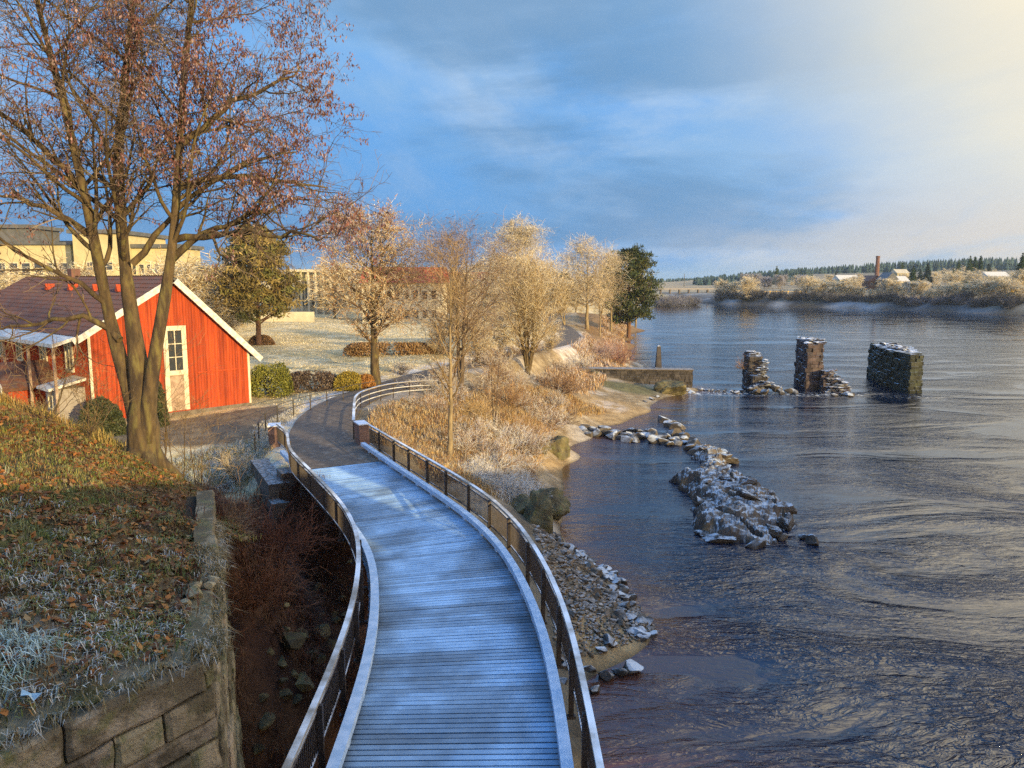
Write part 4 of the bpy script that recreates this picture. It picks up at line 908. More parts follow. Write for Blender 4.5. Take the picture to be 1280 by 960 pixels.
p = ground_at(*atY(706, 400, 150)[:2]); bare_tree('frosted_tree', p, 12.6-p[2]+.5, 5.4, 'low golden frosted tree at the bend of the far path', 109, 2, .2, 'pale', GOLD, FRO, 1, 36, 8, 6, 0, .65, .06, .22, crown='oval', tw=.025, fuzz=9000, fuzzs=.6)
p = ground_at(*atY(795, 395, 235)[:2]); bare_tree('frosted_tree', p, 20.5-p[2], 5.5, 'pale frosted tree partly hidden behind the green pine', 110, 1, .25, 'pale', ((.60, .50, .38),), FRO, 1, 36, 8, 6, 0, .6, .06, .3, crown='oval', tw=.034, fuzz=9000, fuzzs=.8)
p = ground_at(*atY(750, 415, 146)[:2]); bare_tree('bare_tree', p, 10.5, 2.4, 'thin leaning bare tree on the steep bank below the tall frosted tree', 111, 1, .35, 'pale', GOLD, FRO, 1, 20, 7, 5, 0, .6, .06, .16, crown='oval', tw=.022, lean=(-.06, 0))

# ---------- conifers
def pine(name, loc, H, spread, label, seed, pal, first=.25, tufts_n=420, cat='tree', group=None):
    r = np.random.default_rng(seed); t = empty(name, loc); tag(t, label, cat, group)
    X, R_ = resample([[0, 0, -.4], [.1, 0, H*.3], [-.1, .1, H*.65], [0, 0, H*.97]], [H*.026, H*.02, H*.014, H*.004], 16); mb = MB(); mb.tube(X, R_, 8)
    P1, R1 = sprout(X[None], R_[None], 58, first, .99, 1.15, (spread*.75, spread*1.15), 8, r, .10, .05, .4, .3, shape=lambda t: np.interp(t, [first, .4, .6, .8, 1], [.75, .95, 1., .72, .3]))
    mb.tubes(P1, R1, 4); mb.build('trunk', M['pinebark'], t, smooth=True)
    P2, R2 = sprout(P1, R1, 7, .35, 1., .8, .35, 4, r, .15, .08, .6, .5, minr=.02)
    mb = MB(); mb.tubes(P2, R2, 3, (.10, .07, .04)); n = len(P2); k = 44
    c = np.repeat(P2[:, -1], k, 0)+r.normal(0, 1, (n*k, 3))*np.array([.36, .36, .20])*spread/4.2
    d = r.normal(0, 1, (n*k, 3))+np.array([0, 0, .7]); d /= np.linalg.norm(d, axis=1, keepdims=True); s = np.cross(d, r.normal(0, 1, (n*k, 3))); s /= np.linalg.norm(s, axis=1, keepdims=True)+1e-9
    L_ = r.uniform(.3, .6, (n*k, 1))*spread/4.5; w = L_*.16
    mb.add(np.stack([c-s*w, c+s*w, c+d*L_+s*w*.3, c+d*L_-s*w*.3], 1).reshape(-1, 3), np.arange(n*k*4).reshape(-1, 4), col=np.repeat(np.repeat(pick(pal, n, seed+2), k, 0)*r.uniform(.7, 1.3, (n*k, 1)), 4, 0))
    mb.build('crown', M['needle'], t); return t
M['pinebark'] = mat('pine_bark', (.17, .085, .045), (.10, .06, .04), 5, .9, .01, 20)
PN = [(.045, .060, .018), (.060, .075, .022), (.030, .045, .016), (.085, .085, .025)]
p = gp(786, 409, 2.6); pine('pine_tree', p, 18.6-p[2], 6.2, 'dark green pine on the river promontory, the only green tree on the near bank', 121, PN, .14)
p = ground_at(*atY(322, 400, 92)[:2]); pine('pine_tree', p, 18.8-p[2], 4.6, 'brownish yellow conifer behind the right side of the large bare tree crown', 122, [(.21, .16, .05), (.27, .20, .07), (.16, .12, .04), (.17, .16, .045)], .2)
p = ground_at(*atY(702, 385, 240)[:2]); pine('pine_tree', p, 14.5-p[2], 4.0, 'small dark conifer in the tree row beyond the bend of the far path', 123, PN, .15)

# frosted crowns used for mid distance and the far bank (shared meshes)
def proto_tree(H, spread, seed, twig, frost, stems=3, n1=30, n2=7, n3=6, tw=.05, leafn=0, leafsize=.5):
    t = bare_tree('frosted_tree', (0, 0, -500), H, spread, 'prototype', seed, stems, .10, 'pale', twig, frost, 1, n1, n2, n3, 0, .85, .03, .3, frost, leafn, leafsize, crown='oval', tw=tw, fuzz=7000, fuzzs=.5)
    return t
PT = [proto_tree(10, 4.8, 200+k, ((.52, .36, .18), (.44, .29, .14)) if k % 2 else ((.56, .43, .26), (.48, .36, .20)), FRO, 3 if k % 2 else 2, leafn=6000, leafsize=.24) for k in range(4)]
def place(proto, loc, s, rz, label, group=None, name=None, sz=None):
    c = copy_tree(proto); c.location = loc; c.scale = (s, s, (sz or s)*proto.scale[2]); c.rotation_euler = (0, 0, rz); c['label'] = label
    if group: c['group'] = group
    elif 'group' in c: del c['group']
    return c
def drop(root):
    for ch in list(root.children): drop(ch)
    bpy.data.objects.remove(root)
# trees that close the park on the left and behind the mid trees
rr = random.Random(31)
for px, Y, top in ((250, 120, 330), (278, 150, 335), (300, 128, 342), (345, 175, 345), (372, 190, 335), (398, 170, 340), (416, 150, 322), (432, 185, 340), (448, 205, 330), (560, 205, 335), (585, 190, 330), (600, 225, 322), (622, 210, 318), (640, 240, 326), (662, 228, 322), (680, 215, 330), (692, 262, 332), (520, 230, 334), (612, 170, 342), (655, 175, 338), (490, 250, 326), (718, 300, 338), (740, 320, 340), (575, 160, 345), (540, 175, 340), (672, 190, 335), (690, 200, 342), (630, 190, 330), (602, 200, 338), (645, 260, 320), (708, 230, 345), (465, 230, 338), (505, 200, 345), (385, 230, 338), (410, 240, 330), (290, 200, 345), (310, 210, 340), (720, 210, 352), (752, 260, 345)):
    x, y, zt = atY(px, top, Y); zb = float(gz(x, y)); place(PT[rr.randrange(4)], (x, y, zb-.1), (zt-zb)/10*.98, rr.uniform(0, 6), 'golden frosted tree in the belt of trees across the back of the park', 'belt of trees behind the park')

for px, Y, top in ((10, 92, 330), (48, 86, 336), (92, 94, 322), (205, 84, 322), (238, 90, 312), (262, 98, 322), (282, 104, 328)):
    x, y, zt = atY(px, top, Y); zb = float(gz(x, y)); place(PT[rr.randrange(4)], (x, y, zb-.1), (zt-zb)/10*.98, rr.uniform(0, 6), 'golden frosted tree standing between the red house and the yellow apartment blocks', 'trees between red house and yellow blocks')
for px, Y, top, lab in ((598, 74, 372, 'small frosted tree right of the path below the bare grey brown tree'), (626, 84, 378, 'low frosted tree just left of the golden vase shaped tree'), (690, 92, 398, 'smallest frosted tree just right of the golden vase shaped tree'), (548, 78, 388, 'little frosted tree left of the path beyond the curved railing')):
    x, y, zt = atY(px, top, Y); zb = float(gz(x, y)); place(PT[rr.randrange(4)], (x, y, zb-.1), (zt-zb)/10*.98, rr.uniform(0, 6), lab)
# ---------- shrubs
def shrub(name, loc, w, h, label, seed, pal, n=34, group=None, frost=None, cat='shrub', tw=.010, leaf=None, leafn=0, leafsize=.08, n2=6):
    r = np.random.default_rng(seed); t = empty(name, loc); tag(t, label, cat, group)
    a = r.uniform(0, 6.28, n); e = r.uniform(.35, 1.35, n); d = np.stack([np.cos(a)*np.cos(e), np.sin(a)*np.cos(e), np.sin(e)], 1)
    K = 7; P = np.zeros((n, K, 3)); P[:, 0] = np.stack([np.cos(a), np.sin(a), 0*a], 1)*r.uniform(0, w*.18, (n, 1)); st = (np.where(e < .8, w*.55, h)*r.uniform(.6, 1.05, n)/(K-1))[:, None]
    for k in range(1, K): d = d+r.normal(0, .13, d.shape)+np.array([0, 0, .03]); d /= np.linalg.norm(d, axis=1, keepdims=True); P[:, k] = P[:, k-1]+d*st
    R_ = np.linspace(tw*1.6, tw*.7, K)[None].repeat(n, 0); P2, R2 = sprout(P, R_, n2, .2, 1., .6, .45, 5, r, .16, .03, .8, .6, minr=tw*.7); P3, R3 = sprout(P2, R2, 4, .2, 1., .7, .5, 3, r, .15, 0, .8, .6, minr=tw*.6)
    mb = MB(); mb.tubes(P, R_, 4, vcol(P, pal, seed)*.8); mb.build('stem', M['twig'], t)
    mb = MB(); mb.tubes(P2, R2, 3, vcol(P2, pal, seed+1)); mb.tubes(P3, R3, 3, vcol(P3, frost or pal, seed+2))
    if leafn: hang_leaves(mb, P3, leafn, leafsize, leaf, seed+5, .3, .6)
    mb.build('crown', M['twig'], t); return t
TAN = [(.34, .20, .10), (.26, .15, .08), (.42, .28, .15)]; WHI = [(.62, .58, .52), (.54, .48, .42), (.70, .69, .66)]; DRK = [(.10, .055, .04), (.15, .085, .055), (.19, .12, .08)]
def sh(px, py, z, w, h, label, seed, pal, rav=False, **k): shrub('shrub', hit(px, py, rz, 10.) if rav else gp(px, py, z), w, h, label, seed, pal, **k)
sh(628, 612, 2.6, 2.6, 1.1, 'white frosted shrub below the footbridge railing near the slender pale trunk', 301, WHI, frost=WHI)
sh(600, 592, 3.2, 2.2, 1.0, 'cream frosted shrub right beside the slender pale trunk', 302, WHI, frost=WHI)
sh(655, 580, 2.0, 2.2, 1.0, 'frost tipped brown shrub above the mossy rock at the waterside', 303, TAN, frost=WHI)
sh(682, 520, 2.6, 3.6, 2.0, 'pink grey frosted shrub on the bank above the sandy beach', 304, TAN, frost=WHI, tw=.014, n=46)
sh(655, 535, 3.2, 3.4, 2.0, 'russet brown shrub left of the pink grey frosted shrub', 305, TAN, tw=.013, n=46)
sh(632, 500, 4.0, 3.6, 2.2, 'tall russet shrub behind the small bare sapling', 306, TAN, tw=.014, n=46)
sh(590, 520, 4.2, 3.0, 1.6, 'straw coloured shrub in the dry grass by the path railing', 307, [(.46, .32, .15), (.38, .26, .12)], tw=.013)
sh(700, 478, 3.2, 4.0, 2.2, 'dark brown shrub at the landward end of the stone jetty', 308, DRK+TAN, tw=.016, n=50)
sh(725, 452, 3.0, 3.6, 1.6, 'frosted pale shrub behind the landward end of the stone jetty', 309, WHI+TAN, frost=WHI, tw=.018)
sh(772, 450, 1.6, 5.0, 3.2, 'reddish bare shrub at the edge of the small bay behind the jetty', 310, [(.28, .13, .10), (.36, .19, .14)], tw=.018, n=46)
sh(755, 445, 2.4, 4.5, 2.6, 'pinkish frosted shrub next to the reddish one behind the jetty', 311, [(.34, .2, .16), (.5, .4, .36)], tw=.018, n=46)
sh(862, 468, .6, 2.2, 2.2, 'thin reddish bush growing at the river end of the stone jetty', 312, [(.26, .13, .11), (.34, .2, .17)], tw=.012, n=20)
sh(700, 520, 1.8, 2.6, 1.1, 'low dark shrub at the edge of the sandy beach', 313, DRK, tw=.012)
sh(620, 470, 4.6, 3.2, 1.7, 'brown shrub under the wide vase shaped tree', 314, TAN+DRK, tw=.015)
sh(500, 468, 5.0, 2.4, 1.1, 'frosted low shrub at the far end of the curved path railing', 315, WHI+TAN, frost=WHI, tw=.013)
sh(530, 490, 4.9, 2.6, 1.1, 'pale twiggy shrub just outside the curved path railing', 316, TAN+WHI, frost=WHI, tw=.012)
sh(300, 600, 3.3, 2.0, 1.3, 'straw and white shrub at the top of the dark ravine', 317, [(.40, .30, .16), (.5, .45, .36)], tw=.008, rav=True)
sh(270, 690, 3.0, 1.5, 1.3, 'thin brown brush growing beside the far end of the stone wall', 318, [(.20, .12, .07), (.28, .18, .1)], tw=.006, rav=True)
sh(340, 700, 1.9, 2.4, 1.0, 'dark red brown brush in the middle of the ravine', 319, [(.11, .04, .02), (.16, .06, .03)], tw=.007, n=50, rav=True)
sh(310, 760, 1.5, 2.4, 1.0, 'dark rusty brush low in the ravine near the stone wall', 320, [(.14, .05, .02), (.19, .08, .035)], tw=.007, n=50, rav=True)
sh(395, 690, 1.9, 2.2, .9, 'dark brush in the ravine under the left bridge railing', 321, [(.09, .04, .02), (.13, .06, .03)], tw=.007, n=50, rav=True)
rb_ = random.Random(44)
for k, (px, py, z) in enumerate(((560, 500, 4.6), (585, 540, 4.2), (610, 555, 3.6), (640, 552, 2.9), (600, 480, 4.6), (650, 500, 3.6), (668, 498, 3.2), (545, 520, 4.6), (575, 560, 3.9), (640, 470, 4.3), (680, 470, 3.4), (668, 540, 2.4), (620, 575, 3.2), (655, 560, 2.3), (690, 500, 2.6), (705, 462, 3.0), (575, 462, 4.8), (600, 455, 4.8), (625, 450, 4.7), (645, 446, 4.6), (668, 444, 4.4), (555, 475, 4.9), (685, 440, 4.2), (615, 462, 4.6))):
    sh(px, py, z, rb_.uniform(2.2, 3.4), rb_.uniform(1.0, 1.9), 'tangled bare shrub with frosted tips on the slope between path and river', 600+k, rb_.choice((TAN, TAN+WHI, DRK+TAN)), frost=rb_.choice((WHI, TAN+WHI, WHI)), tw=.011, n=30, n2=7, group='tangled shrubs on the river bank')
sh(668, 645, 1.4, 2.0, .9, 'straw grass and twigs hanging over the mossy outcrop by the railing', 340, [(.42, .34, .18), (.30, .26, .11)], tw=.010, n=50)
sh(650, 625, 2.0, 2.2, 1.0, 'pale twiggy shrub on top of the mossy rock behind the railing', 341, WHI+TAN, frost=WHI, tw=.010)
sh(684, 622, 1.0, 1.6, .8, 'olive brown tuft of grass at the water side of the mossy outcrop', 342, [(.24, .22, .08), (.34, .28, .12)], tw=.010, n=44)
# trimmed and leafy bushes
def leafbush(name, px, py, z, w, d, h, label, seed, pal, cat='bush', n=9000, ls=.12, box=.0):
    loc = gp(px, py, z); r = np.random.default_rng(seed); t = empty(name, loc); tag(t, label, cat)
    q = r.normal(0, 1, (n, 3)); q /= np.linalg.norm(q, axis=1, keepdims=True); q = np.sign(q)*np.abs(q)**(1-box); q[:, 2] = np.abs(q[:, 2])
    rad = r.uniform(.72, 1.0, (n, 1))*(1+.22*(fbm(q[:, 0]*2.2+9, q[:, 1]*2.2+q[:, 2]*2, seed)-.5))[:, None]
    p = q*rad*np.array([w/2, d/2, h]); nr = r.normal(0, 1, (n, 3)); nr /= np.linalg.norm(nr, axis=1, keepdims=True); s = np.cross(nr, r.normal(0, 1, (n, 3))); s /= np.linalg.norm(s, axis=1, keepdims=True); u = np.cross(nr, s); l = ls*r.uniform(.6, 1.3, (n, 1))
    mb = MB(); mb.add(np.stack([p-s*l*.5, p+u*l*.35, p+s*l*.5, p-u*l*.35], 1).reshape(-1, 3), np.arange(n*4).reshape(-1, 4), col=np.repeat(pick(pal, n, seed), 4, 0)); mb.build('foliage', M['leaf'], t)
    mb = MB()
    for k in range(9): a = k*.7; mb.tube([[0, 0, -.1], [math.cos(a)*w*.2, math.sin(a)*d*.2, h*.45], [math.cos(a)*w*.36, math.sin(a)*d*.36, h*.75]], [.05, .035, .015], 5)
    mb.build('stem', M['barkdark'], t); return t
leafbush('bush', 339, 494, 4.9, 3.0, 2.6, 2.4, 'rounded yellow green bush beside the right corner of the red house', 331, [(.22, .22, .03), (.30, .28, .05), (.16, .17, .03)], box=.35)
leafbush('hedge', 392, 490, 4.9, 4.2, 1.6, 1.5, 'low dark hedge between the green bush and the path bend', 332, [(.07, .045, .035), (.11, .07, .05), (.22, .17, .13)], 'hedge', box=.4)
leafbush('bush', 436, 489, 5.0, 2.2, 1.8, 1.4, 'yellow bush left of the leafy tree trunk at the path bend', 333, [(.34, .24, .03), (.24, .2, .04)], box=.2)
leafbush('bush', 458, 488, 5.0, 1.5, 1.5, 1.2, 'orange bush right against the leafy tree trunk', 334, [(.42, .2, .05), (.34, .15, .04)], n=5000)
leafbush('hedge', 490, 447, 5.0, 10.5, 2.2, 1.4, 'long brown beech hedge across the lawn behind the leafy tree', 335, [(.30, .17, .07), (.22, .12, .05), (.38, .25, .12)], 'hedge', 12000, .2, .45)
leafbush('bush', 327, 432, 5.0, 3.4, 2.2, 1.3, 'small brown bush on the lawn behind the red house roof', 336, [(.26, .15, .07), (.18, .1, .05)], n=4000, ls=.18)
leafbush('conifer_bush', 20, 470, 5.5, 3.2, 2.5, 2.6, 'dark spruce bush at the left edge in front of the red house porch', 337, [(.05, .065, .03), (.09, .10, .05), (.3, .32, .3)], ls=.16)
leafbush('conifer_bush', 128, 541, 4.9, 2.6, 1.6, 2.2, 'dark green juniper bush against the red gable wall left of the tall window', 338, [(.04, .05, .02), (.07, .08, .03)], ls=.14)
leafbush('conifer_bush', 192, 532, 4.9, 1.7, 1.5, 3.0, 'tall dark juniper right behind the large tree trunk by the gable window', 339, [(.04, .05, .02), (.07, .08, .03)], ls=.14)
# bare saplings in front of the house
for k, (px, py, z, h, lab) in enumerate(((203, 585, 7.6, 5.2, 'twin stemmed bare sapling immediately right of the large tree trunk'), (222, 590, 7.2, 4.4, 'taller thin bare sapling in front of the tall gable window'), (248, 600, 6.6, 4.2, 'bare wispy sapling at the end of the stone wall before the gable'), (60, 545, 9.3, 2.2, 'short leafless sapling on the crest of the bank at the left'), (110, 560, 9.0, 2.0, 'small leafless sapling on the crest left of the large tree trunk'))):
    x, y, _ = at(px, py, z); zz_ = float(mz(x, y)) if in_poly(np.array([x]), np.array([y]), MPOLY)[0] else float(gz(x, y))
    bare_tree('sapling', (x, y, zz_-.05), h, 1.7, lab, 400+k, 2, .12, 'moss', ((.26, .17, .08), (.36, .25, .12), (.18, .11, .06)), FRO, 0, 16, 5, 4, 0, .7, .04, .05, tw=.0055, crown='oval')
# ---------- rocks
def rock_mesh(seed, sub=2, cuts=15, flat=1.0, rough=0.):
    r = np.random.default_rng(seed); bm = bmesh.new(); bmesh.ops.create_icosphere(bm, subdivisions=sub+1, radius=1)
    V = np.array([v.co[:] for v in bm.verts]); Fc = np.array([[v.index for v in f.verts] for f in bm.faces]); bm.free()
    for _ in range(cuts):
        n = r.normal(0, 1, 3); n /= np.linalg.norm(n); d = r.uniform(.38, .8); e = np.maximum(0, V@n-d); V = V-e[:, None]*n*.95
    V += (vn(V[:, 0]*2.5+seed, V[:, 1]*2.5+V[:, 2]*2, seed)-.5)[:, None]*V*.10
    if rough: V *= (1+rough*((fbm(V[:, 0]*2+seed, V[:, 1]*2+V[:, 2]*1.3, seed, 5)-.5)+.5*(fbm(V[:, 2]*3.5+V[:, 0]*1.2, V[:, 1]*2.5+5, seed+2, 4)-.5)))[:, None]
    V *= np.array([1, .8, .62*flat]); return V, Fc
BIG = [rock_mesh(560+k, 4, 18, 1., .55) for k in range(8)]
RK = [rock_mesh(500+k) for k in range(9)]
def rock_obj(name, k, loc, s, rz, label, m='rock', group=None, cat='rock', tilt=0., col=(1, 1, 1), fl=1.):
    V, Fc = (BIG if name == 'mossy_rock' else RK)[k % 8]; mb = MB(); mb.add(V*s*np.array([1, 1, fl]), T=Fc, col=col); o = mb.build(name, M[m], None); o.location = loc; o.rotation_euler = (tilt, tilt*.7, rz); tag(o, label, cat, group); return o
rr = random.Random(41)
PROTO = {}
def boulder(loc, s, label, m='rock', group=None, cat='boulder', fl=1., name='boulder'):
    k = rr.randrange(len(RK)); tone = rr.choice((.7, .9, 1.1, 1.35)); key = (k, m, tone, fl)
    if key not in PROTO: 
        V, Fc = RK[k]; mb = MB(); mb.add(V*np.array([1, 1, fl]), T=Fc, col=(tone, tone*.97, tone*.92)); o = mb.build(name, M[m], None); PROTO[key] = o
        o = PROTO[key]
    else:
        o = PROTO[key].copy(); COL.objects.link(o); o.name = name
        for key_ in ('group',):
            if key_ in o: del o[key_]
    o.location = loc; o.scale = (s, s, s); o.rotation_euler = (rr.uniform(-.35, .35), rr.uniform(-.35, .35), rr.uniform(0, 6.28)); tag(o, label, cat, group); return o
# riprap on the shore right of the bridge
RP = [(1.7, 23.6), (3.4, 25.0), (5.4, 26.6), (5.3, 29), (4.4, 32.7), (3.0, 35.4), (1.9, 36.4), (.9, 34), (1.2, 30), (1.3, 26)]
q = scatter_poly(RP, 330, 45); n_ = 0
sd, _ = pdist(q[:, 0], q[:, 1], smooth_line(np.array(SHORE[3:11], float), .2, 5))
for (x, y), d in zip(q, sd):
    if math.hypot((x-3.2)/1.5, (y-25.2)/1.5) < 1 and rr.random() < .9: continue
    s = (rr.uniform(.22, .46) if d < 1.1 else rr.uniform(.14, .30)); n_ += 1
    if n_ > 210: break
    boulder((x, y, float(gz(x, y))+s*.18), s, 'rough frosted boulder at the water edge of the stony bank right of the footbridge' if d < 1.1 else 'small brown stone of the rubble bank right of the footbridge', m='rock' if d < .7 else 'riprap', group='boulders at the edge of the stony bank' if d < 1.1 else 'stones of the rubble bank', fl=rr.choice((1., .75)), cat='boulder' if d < 1.1 else 'stone', name='boulder' if d < 1.1 else 'rubble_stone')
for px, py, s in ((798, 795, .5), (806, 782, .42), (790, 838, .45), (735, 840, .35), (775, 842, .38), (760, 848, .42), (700, 858, .4), (742, 865, .32)):
    x, y, _ = at(px, py, 0); boulder((x, y, .08), s, 'dark wet boulder standing in the shallow water off the sandy patch', group='boulders in the shallows near the footbridge')
# fine rubble between
mb = MB(); q = scatter_poly(RP, 2600, 46); z = gz(q[:, 0], q[:, 1]); r = np.random.default_rng(47)
for (x, y), zz_ in zip(q, z):
    V, Fc = RK[r.integers(0, 9)]; s = r.uniform(.05, .14); a = r.uniform(0, 6.28); c, sn = math.cos(a), math.sin(a); 
    mb_s = V@np.array([[c, sn, 0], [-sn, c, 0], [0, 0, 1]])*s+np.array([x, y, zz_+s*.2])
    LV = mb_s; t_ = r.uniform(.7, 1.5); mb.add(LV, T=Fc, col=(t_*1.3, t_*1.2, t_))
tag(mb.build('rubble', M['riprap'], None), kind='stuff')
# mossy rocks on the bank and in the ravine
def big_rock(px, py, z, s, label, m='mossrock', fl=1.0, k=0, rz=0., up=.2, name='mossy_rock'):
    x, y, _ = at(px, py, z); o = rock_obj(name, k, (x, y, z+up), s, rz, label, m, fl=fl); return o
big_rock(690, 575, 0.0, 1.75, 'large mossy rock at the waterside below the brown shrubs', k=1, fl=1.5, up=.55)
big_rock(672, 560, 1.2, 1.4, 'greenish rock face just above the large mossy waterside rock', k=3, fl=1.1, up=.2, rz=1.)
big_rock(672, 668, .9, 1.25, 'mossy outcrop hanging over the stones right of the bridge railing', k=2, fl=1.9, up=.6)
big_rock(686, 640, .6, 1.2, 'steep grass hung rock at the water right of the bridge railing', k=4, fl=1.8, up=.5)
big_rock(655, 640, 1.6, 1.2, 'mossy rock directly behind the bridge railing near the white shrub', k=5, fl=1.4, up=.3)
big_rock(835, 488, .5, 2.6, 'low dark greenish rock below the river end of the stone jetty', k=6, fl=.7, up=.25)
big_rock(735, 470, 1.6, 1.4, 'grey rock lying below the middle of the stone jetty', k=7, fl=.8)
q = [(372, 800, 1.2, .50), (365, 806, 1.1, .62), (400, 792, 1.2, .48), (388, 822, 1.0, .34), (412, 808, 1.1, .40), (420, 778, 1.3, .36), (436, 770, 1.2, .42), (398, 770, 1.4, .34), (380, 858, .9, .46), (352, 830, 1.0, .3), (408, 846, .9, .3), (428, 750, 1.4, .34), (425, 830, 1.0, .36), (355, 870, .9, .30), (440, 740, 1.4, .3), (330, 905, .8, .36)]
q += [(px+rr.uniform(-12, 12), py+rr.uniform(-8, 8), 1, rr.uniform(.14, .34)) for px, py in ((360, 760), (385, 745), (410, 745), (350, 790), (345, 850), (370, 880), (395, 880), (330, 930), (320, 880), (355, 920), (380, 900), (410, 820), (430, 790), (425, 765), (340, 820), (405, 730), (425, 720), (438, 700), (360, 840), (385, 850))]
for px, py, z, s in q:
    x, y, z_ = hit(px, py, rz, 10.); s *= .8; boulder((x, y, z_+s*.2), s, 'mossy green boulder on the dark ravine floor left of the footbridge', 'mossrock', 'mossy boulders in the ravine')
# rows of stones out in the river
row = [(712, 541), (726, 542), (745, 544), (755, 538), (765, 548), (775, 548), (785, 545), (793, 551), (802, 543), (819, 553), (829, 554), (837, 556), (847, 556), (853, 549), (862, 562), (868, 567), (875, 566), (857, 546), (844, 543), (720, 540), (731, 537), (741, 538), (750, 541), (760, 544), (770, 543), (779, 545), (789, 541), (797, 548), (806, 546), (815, 548), (824, 549), (833, 547), (842, 551), (830, 527), (838, 533), (846, 536), (852, 541), (858, 555), (866, 557), (873, 560), (736, 546), (783, 551), (812, 541)]
for px, py in row:
    x, y, _ = at(px, py, 0); s = rr.uniform(.5, 1.1); boulder((x, y, .12), s, 'snow dusted dark stone in the row from the beach out to the rocky islet', group='stones of the row between beach and islet', fl=rr.choice((1., .8)))
for px, py, s in ((828, 518, .45), (840, 528, .5), (845, 573, .6)):
    pass
for k in range(16):
    px = 862+k*4.6+rr.uniform(-2, 2); py = 489+rr.uniform(-2.5, 2.5); x, y, _ = at(px, py, 0); boulder((x, y, .02), rr.uniform(.3, .75), 'low wet stone breaking the rapids between the jetty and the first ruined pier', group='stones in the rapids', fl=.8)
for px, py in ((790, 500), (800, 497), (806, 503), (815, 500), (822, 497), (812, 494), (848, 492), (858, 490)):
    x, y, _ = at(px, py, .1); boulder((x, y, .15), rr.uniform(.3, .6), 'dark stone on the wet shore below the stone jetty', group='stones on the shore below the jetty')
for px, py, s, lab in ((945, 684, .62, 'rounded frosted boulder touching the near tip of the rocky islet'), (1018, 680, .5, 'small boulder standing alone in the water right of the islet'), (1003, 674, .32, 'smallest stone beside the lone boulder right of the islet'), (978, 676, .36, 'dark stone half under water between the islet tip and the lone boulder')):
    x, y, _ = at(px, py, 0); boulder((x, y, .12), s, lab, 'island', fl=1.1)
# the islet: one outcrop of bedrock
def islet(name, poly, top, label, seed, nslab=16, res=.10):
    P = np.array([at(*p, 0)[:2] for p in poly]); ring = smooth_line(np.vstack([P, P[:1]]), .15, 7); lo = ring.min(0)-.6; hi = ring.max(0)+.6; xs = np.arange(lo[0], hi[0], res); ys = np.arange(lo[1], hi[1], res*1.6); X, Y = np.meshgrid(xs, ys)
    D, _ = pdist(X, Y, ring); D = D.reshape(X.shape); ins = in_poly(X, Y, [tuple(p) for p in ring]); sd = np.where(ins, D, -D)
    sd = sd+(fbm(X*1.1, Y*1.1, seed, 4)-.5)*1.5
    u = X*.86+Y*.5; w = -X*.5+Y*.86          # rock strata run aslant
    ridge = np.abs(fbm(u*.42, w*1.0, seed+3, 5)-.5)*2
    z = top*(1-np.exp(-np.maximum(sd, -.8)*1.6))*(.45+.85*fbm(u*.25, w*.5, seed+5, 3))+.34*(.42-ridge)*sstep(0, .8, sd)+(fbm(X*2.6, Y*2.6, seed+9, 4)-.5)*.34*sstep(-.3, .4, sd)
    crack = sstep(.05, .0, np.abs(fbm(u*.5+3, w*.25, seed+12, 3)-.5))*sstep(.2, .8, sd); z = z-.45*crack
    z = z+.30*(np.abs(fbm(u*.9+4, w*1.9, seed+30, 5)-.5)*-2+.3)*sstep(0, .6, sd); z = np.round(z/.16)*.16*.4+z*.6
    z = np.where(sd < -.5, -.6, np.maximum(z, -.6))
    n2 = fbm(X*1.4, Y*1.4, seed+20); n3 = fbm(X*.5, Y*.5, seed+21)
    c = lerp((1, 1, 1), (1.7, 1.35, .85), sstep(.55, .68, n3)*sstep(.45, .6, n2)); c = lerp(c, (.45, .42, .42), sstep(.30, .05, z))
    r = np.random.default_rng(seed); o = grid_mesh(name, xs, ys, z, c, M['island'], keep=(z[:-1, :-1] > -.55) | (z[1:, 1:] > -.55), smooth=False)
    # broken slabs lying along the strata, one mesh with the bedrock
    mb = MB(); me = o.data; n0 = len(me.vertices); co_ = np.empty(n0*3, np.float32); me.vertices.foreach_get('co', co_); cc = np.empty(n0*4, np.float32); me.color_attributes['col'].data.foreach_get('color', cc)
    qv = np.empty(len(me.polygons)*4, np.int32); me.loops.foreach_get('vertex_index', qv); mb.add(co_.reshape(-1, 3), qv.reshape(-1, 4), col=cc.reshape(-1, 4)[:, :3])
    k = np.argwhere(sd > -.05); k = k[r.choice(len(k), nslab, replace=False)]
    for j, i in k:
        V, Fc = BIG[r.integers(0, 8)] if r.uniform() < .4 else RK[r.integers(0, 9)]; s = r.uniform(.22, .75)*(1.2 if sd[j, i] < .5 else 1.); a = .53+r.normal(0, .35); ca, sa = math.cos(a), math.sin(a); tl = r.normal(0, .18, 2)
        V = V*s*np.array([1.35, .9, r.uniform(.7, 1.1)]); V[:, 2] += V[:, 0]*tl[0]+V[:, 1]*tl[1]; V = V@np.array([[ca, -sa, 0], [sa, ca, 0], [0, 0, 1]])
        g = r.uniform(.6, 1.25)*(.55 if sd[j, i] < .25 else 1); mb.add(V+np.array([xs[i], ys[j], z[j, i]+s*.04]), T=Fc, col=np.array((1, .97, .9))*g)
    bpy.data.objects.remove(o); return tag(mb.build(name, M['island']), label, 'islet')
islet('rocky_islet', [(842, 603), (868, 594), (880, 585), (900, 586), (930, 600), (955, 618), (980, 632), (998, 654), (992, 664), (965, 664), (972, 676), (945, 682), (905, 683), (868, 668), (872, 648), (858, 624)], 1.0, 'large frosted rocky islet in the dark water right of the footbridge', 5)
islet('rocky_islet', [(866, 568), (876, 563), (905, 566), (915, 572), (910, 584), (886, 582), (870, 578)], .7, 'small frosted rock hump just beyond the large rocky islet', 17, 5)

